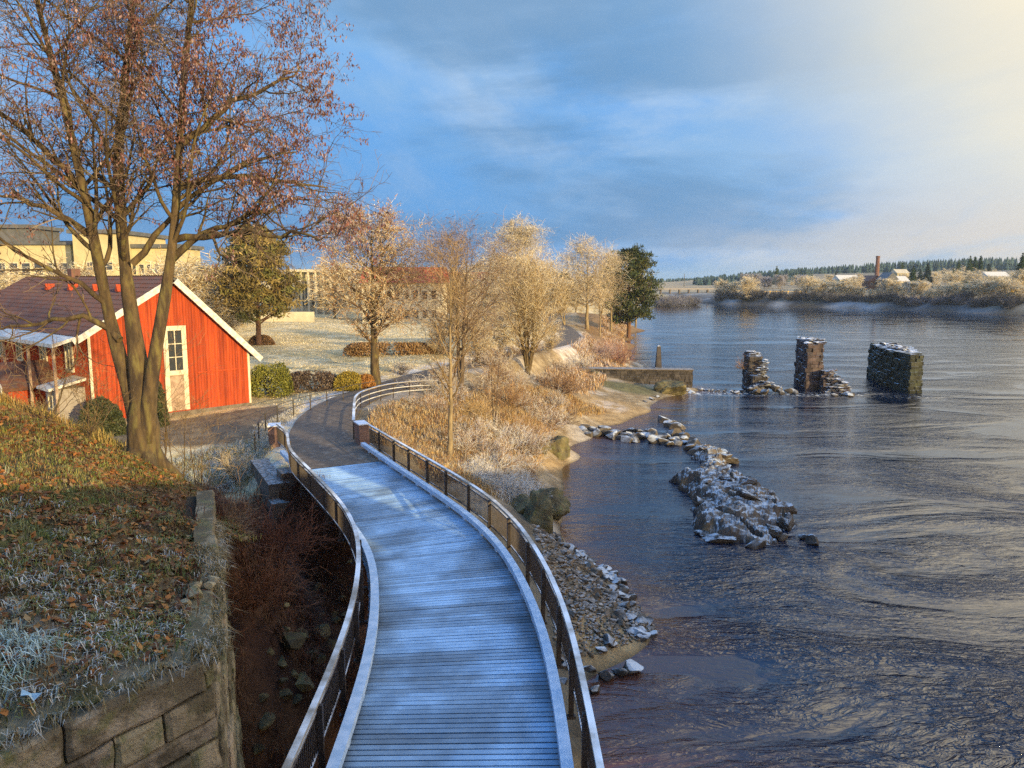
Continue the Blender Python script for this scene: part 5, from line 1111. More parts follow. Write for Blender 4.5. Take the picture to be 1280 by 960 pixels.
# ---------- ruined bridge piers in the river
def pier_block(mb, plan, z0, z1, seed, taper=.06, ch=.42):
    """rough masonry on a plan polygon, in courses of single stones"""
    r = random.Random(seed); P = np.array(plan, float); cen = P.mean(0); z = z0; H = z1-z0
    while z < z1-.05:
        h = min(r.uniform(.75, 1.2)*ch, z1-z); k = 1-taper*(z-z0)/max(H, 1)
        Q = cen+(P-cen)*k
        inn = cen+(Q-cen)*.86; V = [(x, y, z-.02) for x, y in inn]+[(x, y, z+h*.98) for x, y in inn]; n = len(inn)
        mb.add(V, [(i, (i+1) % n, n+(i+1) % n, n+i) for i in range(n)], [(n, n+i, n+i+1) for i in range(1, n-1)], col=(.55, .52, .5))
        for i in range(n):
            a, b = Q[i], Q[(i+1) % n]; L_ = np.linalg.norm(b-a); t = (b-a)/L_; nr = np.array([t[1], -t[0]]); s = -r.uniform(0, .4)
            while s < L_:
                l = r.uniform(.4, 1.3); e = min(s+l, L_); s0 = max(s, 0)
                if e-s0 > .12 and not (z > z1-1.1 and r.random() < .22):
                    c = a+t*(s0+e)/2-nr*(.28-r.uniform(-.12, .17)); g = r.uniform(.7, 1.25); g2 = r.uniform(.9, 1.05)
                    mb.obox(c, t, nr, (e-s0)/2-.025, .28, z+.02, z+h-.015+r.uniform(-.03, .03), col=(g, g*g2, g*g2*.95))
                s += l
        z += h
def ruin(label, plan, ztop, seed, cap=True, extra=(), tone=None, slabs=()):
    c = np.array(plan).mean(0); t = empty('ruined_pier', (c[0], c[1], 0)); tag(t, label, 'stone pier'); pl = [(x-c[0], y-c[1]) for x, y in plan]
    mb = MB(); pier_block(mb, pl, -1.2, ztop, seed)
    for plan2, zt in extra: pier_block(mb, [(x-c[0], y-c[1]) for x, y in plan2], -1.2, zt, seed+7, .1)
    r = np.random.default_rng(seed+50)
    for (x, y, w, zt) in slabs:        # slumped slabs piled like a stair of loose stones
        z = -.3
        while z < zt:
            for _ in range(3):
                V, Fc = BIG[r.integers(0, 8)]; s = w*r.uniform(.45, .8)*(1-.35*z/max(zt, .1)); a = r.uniform(-.4, .4); V = V*s*np.array([1, .9, .42]); ca, sa = math.cos(a), math.sin(a)
                V = V@np.array([[ca, -sa, r.normal(0, .12)], [sa, ca, r.normal(0, .1)], [0, 0, 1]]); g = r.uniform(.7, 1.3); mb.add(V+np.array([x-c[0]+r.normal(0, w*.25), y-c[1]+r.normal(0, w*.25), z]), T=Fc, col=(g, g, g))
            z += w*.26
    if tone is not None: mb.C = [c_*np.array(tone) for c_ in mb.C]
    mb.build('masonry', M['pier'], t)
    if cap:
        mb = MB(); r = np.random.default_rng(seed); P = np.array(pl); cc = P.mean(0)
        for k in range(44):
            w = r.dirichlet(np.ones(len(P))*.8); p = w@P*.9; s = r.uniform(.25, .75); V, Fc = RK[r.integers(0, 9)]; mb.add(V*s*np.array([1, 1, .55])+np.array([p[0], p[1], ztop+r.uniform(-.1, .28)]), T=Fc, col=[r.uniform(.7, 1.2)]*3)
        mb.build('top_rubble', M['pier'], t)['kind'] = 'stuff'
    return t
def PX(px, py, z=0): return at(px, py, z)[:2]
a = PX(1009, 487); ruin('middle ruined stone bridge pier, tall and narrow with a stepped near end', [(34.9, 89.5), (37.0, 89.7), (38.9, 97), (36.3, 97)], 5.6, 61, extra=[([(36.4, 88.2), (37.6, 88.3), (37.8, 89.8), (36.6, 89.8)], 2.4)], tone=(1.25, 1.1, 1.15), slabs=[(37.4, 88.0, 1.2, 2.7), (38.2, 87.4, 1.2, 1.7), (38.9, 87.4, 1.0, 1.0)])
ruin('leftmost ruined bridge pier, a thin crumbling stack rising from a heap of stones', [(28.0, 89.4), (29.7, 89.6), (30.7, 94.5), (28.9, 94.5)], 4.0, 62, extra=[([(28.2, 87.8), (29.8, 87.8), (29.8, 89.4), (28.2, 89.4)], 1.9)], slabs=[(29.1, 88.2, 1.0, 3.0), (28.9, 87.2, 1.5, 1.4), (29.6, 88.9, .9, 3.7)])
ruin('rightmost ruined bridge pier, the broad massive one with a mossy green face', [(45.7, 86.5), (47.4, 87.0), (51.8, 98), (51.4, 104), (48.9, 104), (46.2, 95)], 4.5, 63, tone=(.62, .78, .55))
for k in range(20):
    a = rr.uniform(0, 6.28); q_ = rr.uniform(.6, 2.9); boulder((29.4+math.cos(a)*q_*1.3, 87.0+math.sin(a)*q_*.6, .1+max(0, .9-q_*.35)), rr.uniform(.35, .75), 'snow dusted fallen stone heaped round the foot of the leftmost ruined pier', group='fallen stones round the leftmost pier', cat='stone', name='fallen_stone')
for k in range(9):
    boulder((37.6+rr.uniform(-1.6, 2.4), 85.4+rr.uniform(-.8, .9), .12), rr.uniform(.35, .7), 'fallen stone at the near foot of the middle ruined pier', group='fallen stones at the middle pier', cat='stone', name='fallen_stone')
sh_ = shrub('shrub', (27.6, 90.2, 2.4), 1.6, 1.5, 'leafless twig bush growing from the side of the leftmost ruined pier', 390, DRK+TAN, n=16, tw=.012)
# stone jetty with flat coping and obelisk
t = empty('stone_jetty', (7.2, 91.2, 0)); tag(t, 'long dry stone jetty wall with a snowy coping reaching out into the river', 'stone wall'); o0 = np.array([7.2, 91.2])
mb = MB(); r = random.Random(71)
for (A, B) in (((7.0, 91.6), (21.6, 90.2)), ((21.6, 90.2), (22.0, 92.2))):
    A = np.array(A)-o0; B = np.array(B)-o0; L_ = np.linalg.norm(B-A); tt = (B-A)/L_; nr = np.array([tt[1], -tt[0]]); z = -.4
    while z < 2.25:
        h = min(r.uniform(.22, .42), 2.28-z); s = -r.uniform(0, .3)
        while s < L_:
            l = r.uniform(.3, .95); e = min(s+l, L_); s0 = max(0, s)
            if e-s0 > .1: g = r.uniform(.6, 1.3); mb.obox(A+tt*(s0+e)/2-nr*(.30-r.uniform(0, .09)), tt, nr, (e-s0)/2-.02, .3, z+.012, z+h-.012, col=(g, g*.97, g*.9))
            s += l
        z += h
A = np.array((7.0, 91.6))-o0; B = np.array((21.6, 90.2))-o0; tt = (B-A)/np.linalg.norm(B-A); nr = np.array([tt[1], -tt[0]]); mb.obox((A+B)/2-nr*.95, tt, nr, np.linalg.norm(B-A)/2-.1, .62, -.5, 2.2, col=(.6, .55, .5))
mb.build('masonry', M['pier'], t)
mb = MB(); mb.obox((A+B)/2-nr*.75, tt, nr, np.linalg.norm(B-A)/2+.12, .92, 2.29, 2.38); mb.build('coping', M['concrete'], t)
x, y, _ = atY(823, 457, 92.3); t = empty('obelisk', (x, y, 2.3)); tag(t, 'slim tapering stone obelisk standing on the jetty wall', 'obelisk')
mb = MB(); V = [(-.36, -.36, 0), (.36, -.36, 0), (.36, .36, 0), (-.36, .36, 0), (-.2, -.2, 2.7), (.2, -.2, 2.7), (.2, .2, 2.7), (-.2, .2, 2.7), (0, 0, 2.86)]
mb.add(V, [(0, 1, 5, 4), (1, 2, 6, 5), (2, 3, 7, 6), (3, 0, 4, 7)], [(4, 5, 8), (5, 6, 8), (6, 7, 8), (7, 4, 8)]); mb.build('shaft', M['pier'], t)
mb = MB(); mb.box(-.5, .5, -.5, .5, -.12, .14); mb.build('plinth', M['pier'], t)
# loose stones on the retaining wall, and the litter
for k, (dx, dy, s) in enumerate(((0, 0, .15), (.07, .3, .12), (-.13, .2, .17), (.02, .55, .10), (-.05, -.25, .09), (-.15, -1.75, .10))):
    o = rock_obj('broken_stone', k, (-4.35+dx, 10.0+dy, 8.66+s*.35), s*1.1, k, 'pale broken stone lying loose on the edge of the wall top', 'stone', 'broken stones on the wall top', 'stone', col=(1.3, 1.25, 1.1))
r = np.random.default_rng(5); mb = MB(); V = [(0, 0, .03)]+[(math.cos(a)*r.uniform(.06, .12), math.sin(a)*r.uniform(.04, .08), r.uniform(-.03, .09)) for a in np.arange(8)*.785]
mb.add(V, T=[(0, i+1, (i+1) % 8+1) for i in range(8)]); mb.build('crumpled_sheet', M['litter'], tl_)
tl_.location.z += .07
# ---------- the red house
G0 = np.array(at(118, 533, 4.85)[:2]); G1 = np.array(at(313, 507, 4.85)[:2]); gw = np.linalg.norm(G1-G0); ga = (G1-G0)/gw
h = empty('red_house', (G0[0], G0[1], 4.85), math.atan2(ga[1], ga[0])); tag(h, 'red boarded house with a brown tiled roof and white framed gable window', 'house')
HL = 26.; EL, RZ, ER = 5.35, 8.2, 3.65; RX = gw*.5
prof = [(0, -.5), (gw, -.5), (gw, ER), (RX, RZ), (0, EL)]
def roofz(x): return EL+(RZ-EL)*x/RX if x < RX else RZ+(ER-RZ)*(x-RX)/(gw-RX)
mb = MB(); mb.prism(prof, 'y', 0, HL)
r = random.Random(2)
for k in range(int(gw/.19)):
    x = .1+k*.19; mb.box(x+.034, x+.156, -.012+r.uniform(-.006, .004), .04, .1+r.uniform(0, .05), min(roofz(x+.03), roofz(x+.16))-.03, col=[r.uniform(.62, 1.12)]*3)
for k in range(int(gw/.19)):
    x = .1+k*.19; mb.box(x-.03, x+.03, -.028, .05, .12, roofz(x)-.06, col=[r.uniform(.68, 1.2)]*3)
for k in range(int(HL/.19)):
    y = .15+k*.19; mb.box(-.028, .05, y-.03, y+.03, .12, EL-.08, col=[r.uniform(.9, 1.08)]*3)
mb.build('wall', M['red'], h)
mb = MB(); mb.box(-.04, gw+.04, -.06, .3, -.5, .22); mb.build('plinth', M['concrete'], h)
def slab(mb, x0, z0, x1, z1, y0, y1, t):
    L_ = math.hypot(x1-x0, z1-z0); nx, nz = -(z1-z0)/L_*t, (x1-x0)/L_*t
    if nz < 0: nx, nz = -nx, -nz
    mb.prism([(x0, z0), (x1, z1), (x1+nx, z1+nz), (x0+nx, z0+nz)], 'y', y0, y1)
sL = (RZ-EL)/RX; sR = (RZ-ER)/(gw-RX); lx, rx = -.75, gw+.5
def tiles(name, x0, z0, x1, z1):
    # pan tiles: corrugated sheet stepped in rows
    mb = MB(); n = 16; rows = 14
    for q in range(rows):
        f0, f1 = q/rows, (q+1)/rows+.012; ys = np.arange(-.42, HL+.3, .11); m_ = len(ys)
        V = []
        for f, dz in ((f0, .06), (f1, .02)):
            for j, y in enumerate(ys): V.append((x0+(x1-x0)*f, y, z0+(z1-z0)*f+dz+.15+.035*math.sin(j*math.pi/1.5)))
        mb.add(V, [(j, j+1, m_+j+1, m_+j) for j in range(m_-1)])
    return mb.build(name, M['tile'], h)
mb = MB(); slab(mb, lx, EL+lx*sL, RX, RZ, -.4, HL+.3, .12); slab(mb, RX, RZ, rx, RZ-sR*(rx-RX), -.4, HL+.3, .12); rf = mb.build('roof', M['darkroof'], h)
tr_ = tiles('roof_tiles', lx, EL+lx*sL, RX, RZ); tiles('roof_tiles', rx, RZ-sR*(rx-RX), RX, RZ)
mb = MB(); slab(mb, RX-.02, RZ-.24, rx+.05, RZ-sR*(rx+.05-RX)-.24, -.50, -.402, .36); mb.build('bargeboard', M['snowtrim'], h)
mb = MB(); slab(mb, lx-.05, EL+(lx-.05)*sL-.24, RX-.03, RZ-.24, -.495, -.402, .34); mb.build('bargeboard', M['snowtrim'], h)
mb = MB(); mb.box(-.05, .09, -.075, .0, .2, EL-.1); mb.build('corner_board', M['white'], h); mb = MB(); mb.box(gw-.09, gw+.05, -.075, 0, .2, ER-.1); mb.build('corner_board', M['white'], h)
def window(mbx, x0, x1, z0, z1, face='y', y=-.03, panes=(1, 2), fr=.13, parent=None, out=-1):
    # frame, then glass set back, with bars
    def bx(mb, a, b, c, d, p, q):
        if face == 'y': mb.box(a, b, min(p, q), max(p, q), c, d)
        else: mb.box(min(p, q), max(p, q), a, b, c, d)
    m1 = MB(); o = out
    bx(m1, x0-fr, x0, z0-fr, z1+fr, y, y+o*.07); bx(m1, x1, x1+fr, z0-fr, z1+fr, y, y+o*.07); bx(m1, x0, x1, z1, z1+fr, y, y+o*.07); bx(m1, x0, x1, z0-fr, z0, y, y+o*.09)
    for k in range(1, panes[0]): xm = x0+(x1-x0)*k/panes[0]; bx(m1, xm-.025, xm+.025, z0, z1, y, y+o*.045)
    for k in range(1, panes[1]): zm = z0+(z1-z0)*k/panes[1]; bx(m1, x0, x1, zm-.025, zm+.025, y, y+o*.04)
    w = m1.build('window', M['white'], parent); m2 = MB(); bx(m2, x0, x1, z0, z1, y, y+o*.018); m2.build('pane', M['glass'], w); return w
wx_ = RX+.02
window(None, wx_-.42, wx_+.42, 2.75, 5.15, parent=h, fr=.28, panes=(2, 3))
mb = MB(); mb.box(wx_-.70, wx_-.42, -.075, -.03, .3, 2.46); mb.box(wx_+.42, wx_+.70, -.075, -.03, .3, 2.46); mb.build('door_frame', M['white'], h)
mb = MB(); mb.box(wx_-.42, wx_+.42, -.062, -.03, .3, 2.46); mb.build('door', M['panel'], h)
mb = MB(); mb.box(wx_+1.3, gw-.12, -.05, -.028, 2.46, 2.54); mb.build('trim_strip', M['red'], h)
# left long side: annex with sloping porch roof, windows, little gabled porch, low snowy fence
for y in (2.4, 6.8, 11.4, 15.5, 19.5): window(None, y, y+1.0, 3.0, 4.6, 'x', -.03, (2, 2), parent=h)
for y in (5.2, 12.6, 17.2): window(None, y, y+1.1, .9, 2.2, 'x', -.03, (2, 2), parent=h)
mb = MB(); mb.prism([(-1.9, 4.55), (0.05, 5.15), (.05, 5.3), (-1.9, 4.75)], 'y', -.3, HL); mb.build('eaves_canopy', M['snowtrim'], h)
for y in (.2, 4.4, 9, 14, 19): mb = MB(); mb.box(-1.75, -1.62, y, y+.13, -.3, 4.6); mb.build('canopy_post', M['panel'], h)
an = MB(); an.box(-1.6, -.03, .9, 2.3, -.5, 2.15); a_ = an.build('porch_box', M['greydoor'], h)
mb = MB(); mb.prism([(-1.95, 2.1), (.0, 2.55), (0, 2.7), (-1.95, 2.25)], 'y', .65, 2.6); mb.build('porch_roof', M['snowtrim'], a_)
window(None, 1.15, 1.75, 1.1, 1.75, 'x', -1.6, (1, 1), .07, a_)
pg = MB(); pg.prism([(5.4, -.5), (8.2, -.5), (8.2, 2.0), (6.8, 3.1), (5.4, 2.0)], 'x', -2.6, -.04); p_ = pg.build('gabled_porch', M['red'], h)
for (y0, z0, y1, z1) in ((5.1, 1.75, 6.8, 3.12), (8.5, 1.75, 6.8, 3.12)):
    mb = MB(); mb.prism([(y0, z0), (y1, z1), (y1, z1+.2), (y0, z0+.2)], 'x', -2.95, -.05); mb.build('porch_roof', M['tile'], p_)
    mb = MB(); mb.prism([(y0, z0-.05), (y1, z1-.05), (y1, z1+.24), (y0, z0+.24)], 'x', -3.05, -2.96); mb.build('bargeboard', M['snowtrim'], p_)
mb = MB(); mb.box(-2.66, -2.6, 6.3, 7.3, -.3, 1.8); mb.build('door', M['white'], p_)
for y in (3.5, 7.2, 11.5, 16):      # small red roof vents
    mb = MB(); x = RX*.70; z = EL+sL*x+.2; mb.prism([(y-.24, z-.1), (y+.24, z-.1), (y, z+.34)], 'x', x-.32, x+.3); mb.build('roof_vent', M['red'], h)
mb = MB(); mb.box(RX-.3, RX+.3, 15, 15.8, RZ-.2, RZ+.75); mb.build('chimney', M['brick'], h)
def hp(x, y): return G0+ga*x+np.array([-ga[1], ga[0]])*y
c = hp(-4.2, 3.2); t = empty('low_fence', (c[0], c[1], 4.8), math.atan2(ga[1], ga[0])); tag(t, 'low red board fence with a snow covered top in front of the house', 'fence')
mb = MB(); mb.box(-.05, .05, -2.5, 2.5, -.3, .95); mb.build('board_panel', M['red'], t); mb = MB(); mb.box(-.14, .14, -2.55, 2.55, .95, 1.1); mb.build('snow_cap', M['snow'], t)

# ---------- other buildings
def building(name, label, x0, x1, y0, y1, zb, zt, mwall, mroof, roof='flat', wins=(), over=.5, rise=2.5, cat='building', axis='x'):
    cx, cy = (x0+x1)/2, (y0+y1)/2; t = empty(name, (cx, cy, zb)); tag(t, label, cat); X, Yh, H = (x1-x0)/2, (y1-y0)/2, zt-zb
    mb = MB(); mb.box(-X, X, -Yh, Yh, -1.5, H); mb.build('wall', M[mwall], t)
    mb = MB()
    if roof == 'flat': mb.box(-X-over, X+over, -Yh-over, Yh+over, H+.01, H+.55)
    elif axis == 'x': mb.prism([(-Yh-over, H-.25), (Yh+over, H-.25), (0, H+rise)], 'x', -X-over, X+over)
    else: mb.prism([(-X-over, H-.25), (X+over, H-.25), (0, H+rise)], 'y', -Yh-over, Yh+over)
    mb.build('roof', M[mroof], t)
    for (a, b, c, d) in wins:        # on the front, as fractions of width and metres of height
        xa, xb = -X+2*X*a, -X+2*X*b; m1 = MB(); m1.box(xa-.12, xb+.12, -Yh-.06, -Yh+.1, c-.12, d+.12); w = m1.build('window', M['white'], t)
        m2 = MB(); m2.box(xa, xb, -Yh-.085, -Yh-.062, c, d); m2.build('pane', M['glass'], w)
    return t
def bld(px0, px1, pytop, Y, depth, zb, *a, **k):
    x0, _, zt = atY(px0, pytop, Y); x1 = atY(px1, pytop, Y)[0]; return x0, x1, Y, Y+depth, zb, zt
def grid_w(n, a, b, rows, fill=.6): 
    s = (b-a)/n; return [(a+s*k+s*(1-fill)/2, a+s*k+s*(1+fill)/2, r0, r1) for r0, r1 in rows for k in range(n)]
B = bld(-60, 88, 306, 112, 14, 5.2); building('apartment_block', 'long yellow apartment block with a dark flat roof behind the red house, at far left', *B, 'cream', 'darkroof', wins=grid_w(9, .03, .98, ((2.2, 3.6), (5.4, 6.8), (8.6, 10.2)), .62))
B = bld(90, 146, 292, 108, 15, 5.2); building('stair_block', 'taller pale yellow block with few windows between the yellow apartment wings', *B, 'cream', 'darkroof', wins=grid_w(2, .25, .9, ((3, 4), (6.5, 7.6), (9.2, 10.2)), .7))
B = bld(148, 222, 310, 112, 8, 5.2); building('apartment_block', 'yellow apartment wing directly behind the trunks of the large bare tree', *B, 'cream', 'darkroof', wins=grid_w(7, .04, .97, ((2.2, 3.6), (5.4, 6.8), (8.6, 10.0)), .55))
B = bld(-40, 60, 288, 122, 10, 5.2); building('roof_block', 'dark grey roof storey set back on top of the yellow apartment block', B[0], B[1], 117, 125, 16.5, B[5], 'darkroof', 'darkroof')
B = bld(362, 418, 334, 165, 9, 5.2); t = building('colonnade_building', 'pale flat roofed building with a row of slim columns across the park', B[0], B[1], 169, 178, 5.2, B[5]-1.0, 'pale', 'pale', over=2.0, wins=grid_w(6, .05, .95, ((2.0, 7.5),), .7))
for k in range(7):
    mb = MB(); x = (B[1]-B[0])/2*(-1+k/3.); mb.tube([[x, -6.0, -1], [x, -6.0, B[5]-6.2]], .28, 8); mb.build('column', M['pale'], t)
B = bld(318, 392, 378, 140, .6, 5.0); mbx = empty('garden_wall', ((B[0]+B[1])/2, 140, 5)); tag(mbx, 'low pale wall along the back of the lawn below the colonnade building', 'wall'); mb = MB(); mb.box(-(B[1]-B[0])/2, (B[1]-B[0])/2, -.3, .3, -.5, 2.2); mb.build('wall', M['pale'], mbx)
B = bld(452, 552, 352, 140, 11, 4.9); building('red_roofed_building', 'white building with a bright red tiled roof behind the leafy tree', *B, 'pale', 'redtile', 'gable', grid_w(8, .04, .96, ((1.2, 2.6), (4.6, 6.1)), .5), rise=2.7)
B = bld(560, 640, 355, 190, 11, 4.9); building('red_roofed_building', 'long cream building with a red roof hidden behind the bare grey brown tree', *B, 'cream', 'redtile', 'gable', grid_w(10, .03, .97, ((1.2, 2.6), (4.4, 6.0)), .5), rise=3.0)
B = bld(330, 372, 352, 215, 10, 5); building('villa', 'distant pale villa half hidden by golden trees left of the colonnade', *B, 'pale', 'darkroof', 'gable', grid_w(3, .1, .9, ((2, 4),), .5), rise=3)
# small park things
x, y, z = gp(690, 412, 4.3); t = empty('park_bench', (x+.0, y, z), .5); tag(t, 'dark park bench on the frosted grass beside the far path', 'bench')
for nm, bb in (('seat', (-.85, .85, -.25, .2, .42, .47)), ('backrest', (-.85, .85, .2, .26, .55, .9)), ('leg', (-.75, -.65, -.2, .24, 0, .42)), ('leg', (.65, .75, -.2, .24, 0, .42))):
    mb = MB(); mb.box(*bb); mb.build(nm, M['steel'], t)

# ---------- the far bank
rr = random.Random(91)
def far_pt(px, Y): x = atY(px, 360, Y)[0]; return x, Y, float(gz(x, Y))
def fshore(px):      # distance of the far waterline along a pixel column
    xs = [880, 900, 1000, 1100, 1200, 1290]; return float(np.interp(px, xs, [430, 416, 378, 346, 312, 280]))
PF = [proto_tree(10, 6.0, 240+k, ((.66, .50, .30), (.58, .42, .23)), ((.90, .78, .52), (.86, .70, .42), (.90, .82, .62)), 2, 22, 6, 5, .07, 8000, .42) for k in range(4)]
PGx = [proto_tree(10, 4.6, 250+k, ((.30, .24, .22), (.40, .34, .33)), ((.46, .43, .45), (.54, .52, .52)), 2, 20, 6, 5, .10, 2000, .6) for k in range(2)]  # greyer copies of the frosted trees, shade put into their palette
def far_tree(pr, px, Y, top, label, group):
    x, y, zb = far_pt(px, Y); zt = atY(px, top, Y)[2]; s = max(.35, (zt-zb)/10.); place(pr, (x, y, zb-.3), s, rr.uniform(0, 6), label, group, sz=s)
px = 902
while px < 1285:
    Y = fshore(px)+rr.uniform(14, 20); gap = 950 < px < 990
    if not gap:
        top = {True: 351}.get(px < 950, 350)+rr.choice((-6, -3, 0, 3, 7, 10))+(1 if px > 1150 else 0)
        far_tree(PF[rr.randrange(4)], px, Y, top, 'golden lit frosted tree in the front row along the far riverbank', 'front row of frosted trees on the far bank')
    px += rr.uniform(7.5, 13)
far_tree(PF[1], 934, 408, 344, 'tallest frosted tree at the left end of the far riverbank', None)
for k in range(78):
    px = rr.uniform(985, 1290); Y = fshore(px)+rr.uniform(36, 330); top = np.interp(px, [985, 1060, 1120, 1180, 1290], [348, 345, 346, 337, 338])+rr.uniform(-5, 7)
    if 1082 < px < 1135 and Y < fshore(px)+100: continue
    far_tree(PF[rr.randrange(4)], px, Y, top, 'pale frosted tree among the houses behind the front row on the far bank', 'frosted trees behind the front row on the far bank')
for k in range(14):
    px = rr.uniform(930, 1010); far_tree(PGx[k % 2], px, 520+rr.uniform(0, 60), 343+rr.uniform(-2, 4), 'lilac grey frosted tree with shade put into its colour below the dark ridge', 'grey frosted trees below the ridge')
# dark spruces
def spruce_proto(seed, pal, H=10.):
    r = np.random.default_rng(seed); t = empty('spruce_tree', (0, 0, -500)); tag(t, 'prototype', 'tree')
    mb = MB(); mb.tube([[0, 0, -.5], [0, 0, H*.5], [0, 0, H]], [.2, .12, .02], 6); mb.build('trunk', M['pinebark'], t)
    mb = MB(); n = 1500; z = (1-np.sqrt(r.uniform(0, 1, n)))*.92+.06; rad = (1-z)*1.9*r.uniform(.35, 1.05, n)+.1; a = r.uniform(0, 6.28, n); z = z*H
    p = np.stack([rad*np.cos(a), rad*np.sin(a), z-rad*.25], 1); d = np.stack([np.cos(a), np.sin(a), -.45+0*a], 1); s = np.stack([-np.sin(a), np.cos(a), r.normal(0, .3, n)], 1); l = r.uniform(.35, .8, (n, 1))
    mb.add(np.stack([p-d*l*.6-s*l*.3, p-d*l*.6+s*l*.3, p+d*l*.6+s*l*.12, p+d*l*.6-s*l*.12], 1).reshape(-1, 3), np.arange(n*4).reshape(-1, 4), col=np.repeat(pick(pal, n, seed), 4, 0)); mb.build('crown', M['needle'], t); return t
SG = [spruce_proto(260, [(.035, .075, .035), (.05, .09, .035), (.025, .06, .03)]), spruce_proto(261, [(.045, .085, .03), (.07, .11, .035)]), spruce_proto(262, [(.03, .055, .05), (.04, .07, .06)])]
for px, Y, top, w, lab in ((1140, 420, 331, 1.5, 'left one of the big green spruces right of the chimney on the far bank'), (1149, 430, 334, 1.5, 'broad bluish spruce next to the left big green spruce'), (1158, 440, 326, 1.3, 'tallest of the green spruce clump right of the chimney'),
        (1196, 480, 323, 1.0, 'narrow dark spruce standing by itself between the two green clumps'), (1210, 500, 318, 1.2, 'left spruce of the dark trio on the slope of the far bank'), (1216, 500, 319, 1.2, 'middle spruce of the dark trio on the slope of the far bank'), (1223, 500, 318, 1.2, 'right spruce of the dark trio on the slope of the far bank'), (1234, 470, 327, 1.3, 'yellowish green spruce below the dark trio'), (1275, 400, 314, 1.35, 'tall green spruce at the right edge of the photo'), (1190, 430, 334, 1.1, 'short spruce in front of the slope between the two green clumps'), (970, 640, 331, 1.1, 'pale tall spruce rising above the wooded ridge at the left of the far bank'), (1044, 520, 338, 1.2, 'small dark spruce left of the factory roofs'), (1014, 540, 340, .9, 'short dark spruce behind the front row near the railing bridge'), (1126, 620, 325, 1.0, 'blue green spruce on the skyline right of the chimney')):
    x, y, zb = far_pt(px, Y); zt = atY(px, top, Y)[2]; s = max(.4, (zt-zb)/10); c = place(SG[rr.randrange(3) if px != 1149 else 2], (x, y, zb-.4), s*w, rr.uniform(0, 6), lab, sz=s)
# wooded ridge: hundreds of tiny spruces read as one mass
mb = MB(); r = np.random.default_rng(93); n = 620; pxs = np.r_[r.uniform(870, 1290, n), r.uniform(790, 905, 150)]; n_ok = 0
for px in pxs:
    if px < 868: Y = r.uniform(1200, 1700); top = 349.5
    elif px < 1010: Y = r.uniform(690, 900); top = np.interp(px, [870, 890, 940, 1010], [352, 348, 340, 334])
    else: Y = r.uniform(880, 1150); top = np.interp(px, [1010, 1060, 1100, 1180, 1230, 1290], [335, 331, 328, 324, 322, 322])
    x, y, zb = far_pt(px, Y); zt = atY(px, top+r.uniform(-1.5, 2.5), Y)[2]; hgt = np.clip(zt-zb, 7, 60); hgt_t = min(hgt, 22); z0 = zb+hgt-hgt_t if hgt > 22 else zb-1
    z0 = zb-1; w = 2.4+hgt*.05; k = 7; rings = [(0.05, 1.), (.35, .72), (.34, .9), (.65, .42), (.64, .55), (1., .02)]; V = []; 
    for f, q in rings:
        for j in range(k): a = j*6.283/k+f*3; q2 = q*w*r.uniform(.75, 1.2); V.append((x+q2*math.cos(a), y+q2*math.sin(a), z0+(hgt+1)*(1-(1-f)*min(1, 24/(hgt+1)))))
    I = np.arange(len(rings)*k).reshape(-1, k); Q = np.stack([I[:-1], np.roll(I, -1, 1)[:-1], np.roll(I, -1, 1)[1:], I[1:]], -1).reshape(-1, 4); g = r.uniform(.7, 1.3)
    mb.add(V, Q, col=np.array((.035, .07, .075))*g)
tag(mb.build('distant_spruce_forest', M['needle'], None), kind='stuff')
r = np.random.default_rng(94)
# scrub, bank shade put into its colour, and low willows at the river bend
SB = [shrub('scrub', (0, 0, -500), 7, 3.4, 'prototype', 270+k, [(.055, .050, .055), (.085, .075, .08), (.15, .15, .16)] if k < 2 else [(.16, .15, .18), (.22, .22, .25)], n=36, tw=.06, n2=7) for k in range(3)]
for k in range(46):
    px = 898+k*8.4+rr.uniform(-2, 2); Y = fshore(px)+rr.uniform(5, 12); x, y, zb = far_pt(px, Y); place(SB[rr.randrange(2) if px < 1120 else rr.randrange(3)], (x, y, max(zb, .1)-.2), rr.uniform(.75, 1.25), rr.uniform(0, 6), 'dark leafless scrub bush with shade put into its colour on the far riverbank', 'scrub bushes along the far riverbank')
for k in range(16):
    px = 822+k*3.0+rr.uniform(-1, 1); Y = rr.uniform(372, 400) if px < 850 else rr.uniform(395, 425); x = atY(px, 372, Y)[0]; place(SB[2], (x, Y, max(float(gz(x, Y)), 0)-.2), rr.uniform(.9, 1.4), rr.uniform(0, 6), 'blue grey willow scrub at the river bend beyond the green pine', 'willow scrub at the river bend')
# factory, chimney, houses
def chim():
    x, y, zb = far_pt(1095, 470); zt = atY(1095, 320, 470)[2]; t = empty('factory_chimney', (x, y, zb)); tag(t, 'tall slim brown brick chimney rising above the far bank', 'chimney')
    mb = MB(); mb.tube([[0, 0, -1], [0, 0, zt-zb]], [1.5, 1.05], 14); mb.build('shaft', M['brick'], t); mb = MB(); mb.tube([[0, 0, zt-zb-1.1], [0, 0, zt-zb+.05]], [1.25, 1.25], 14); mb.build('crown_ring', M['brick'], t)
chim()
def house(px0, px1, py_eave, Y, label, mw, mr_, rise, axis='x', nw=3, name='far_house', depth=10):
    x0 = atY(px0, py_eave, Y)[0]; x1, _, zt = atY(px1, py_eave, Y); zb = float(gz((x0+x1)/2, Y)); zt = max(zt, zb+3.2)
    building(name, label, x0, x1, Y, Y+depth, zb, zt, mw, mr_, 'gable', grid_w(nw, .08, .92, ((zt-zb-2.4, zt-zb-1.0),), .45), .6, rise, axis=axis, cat='house')
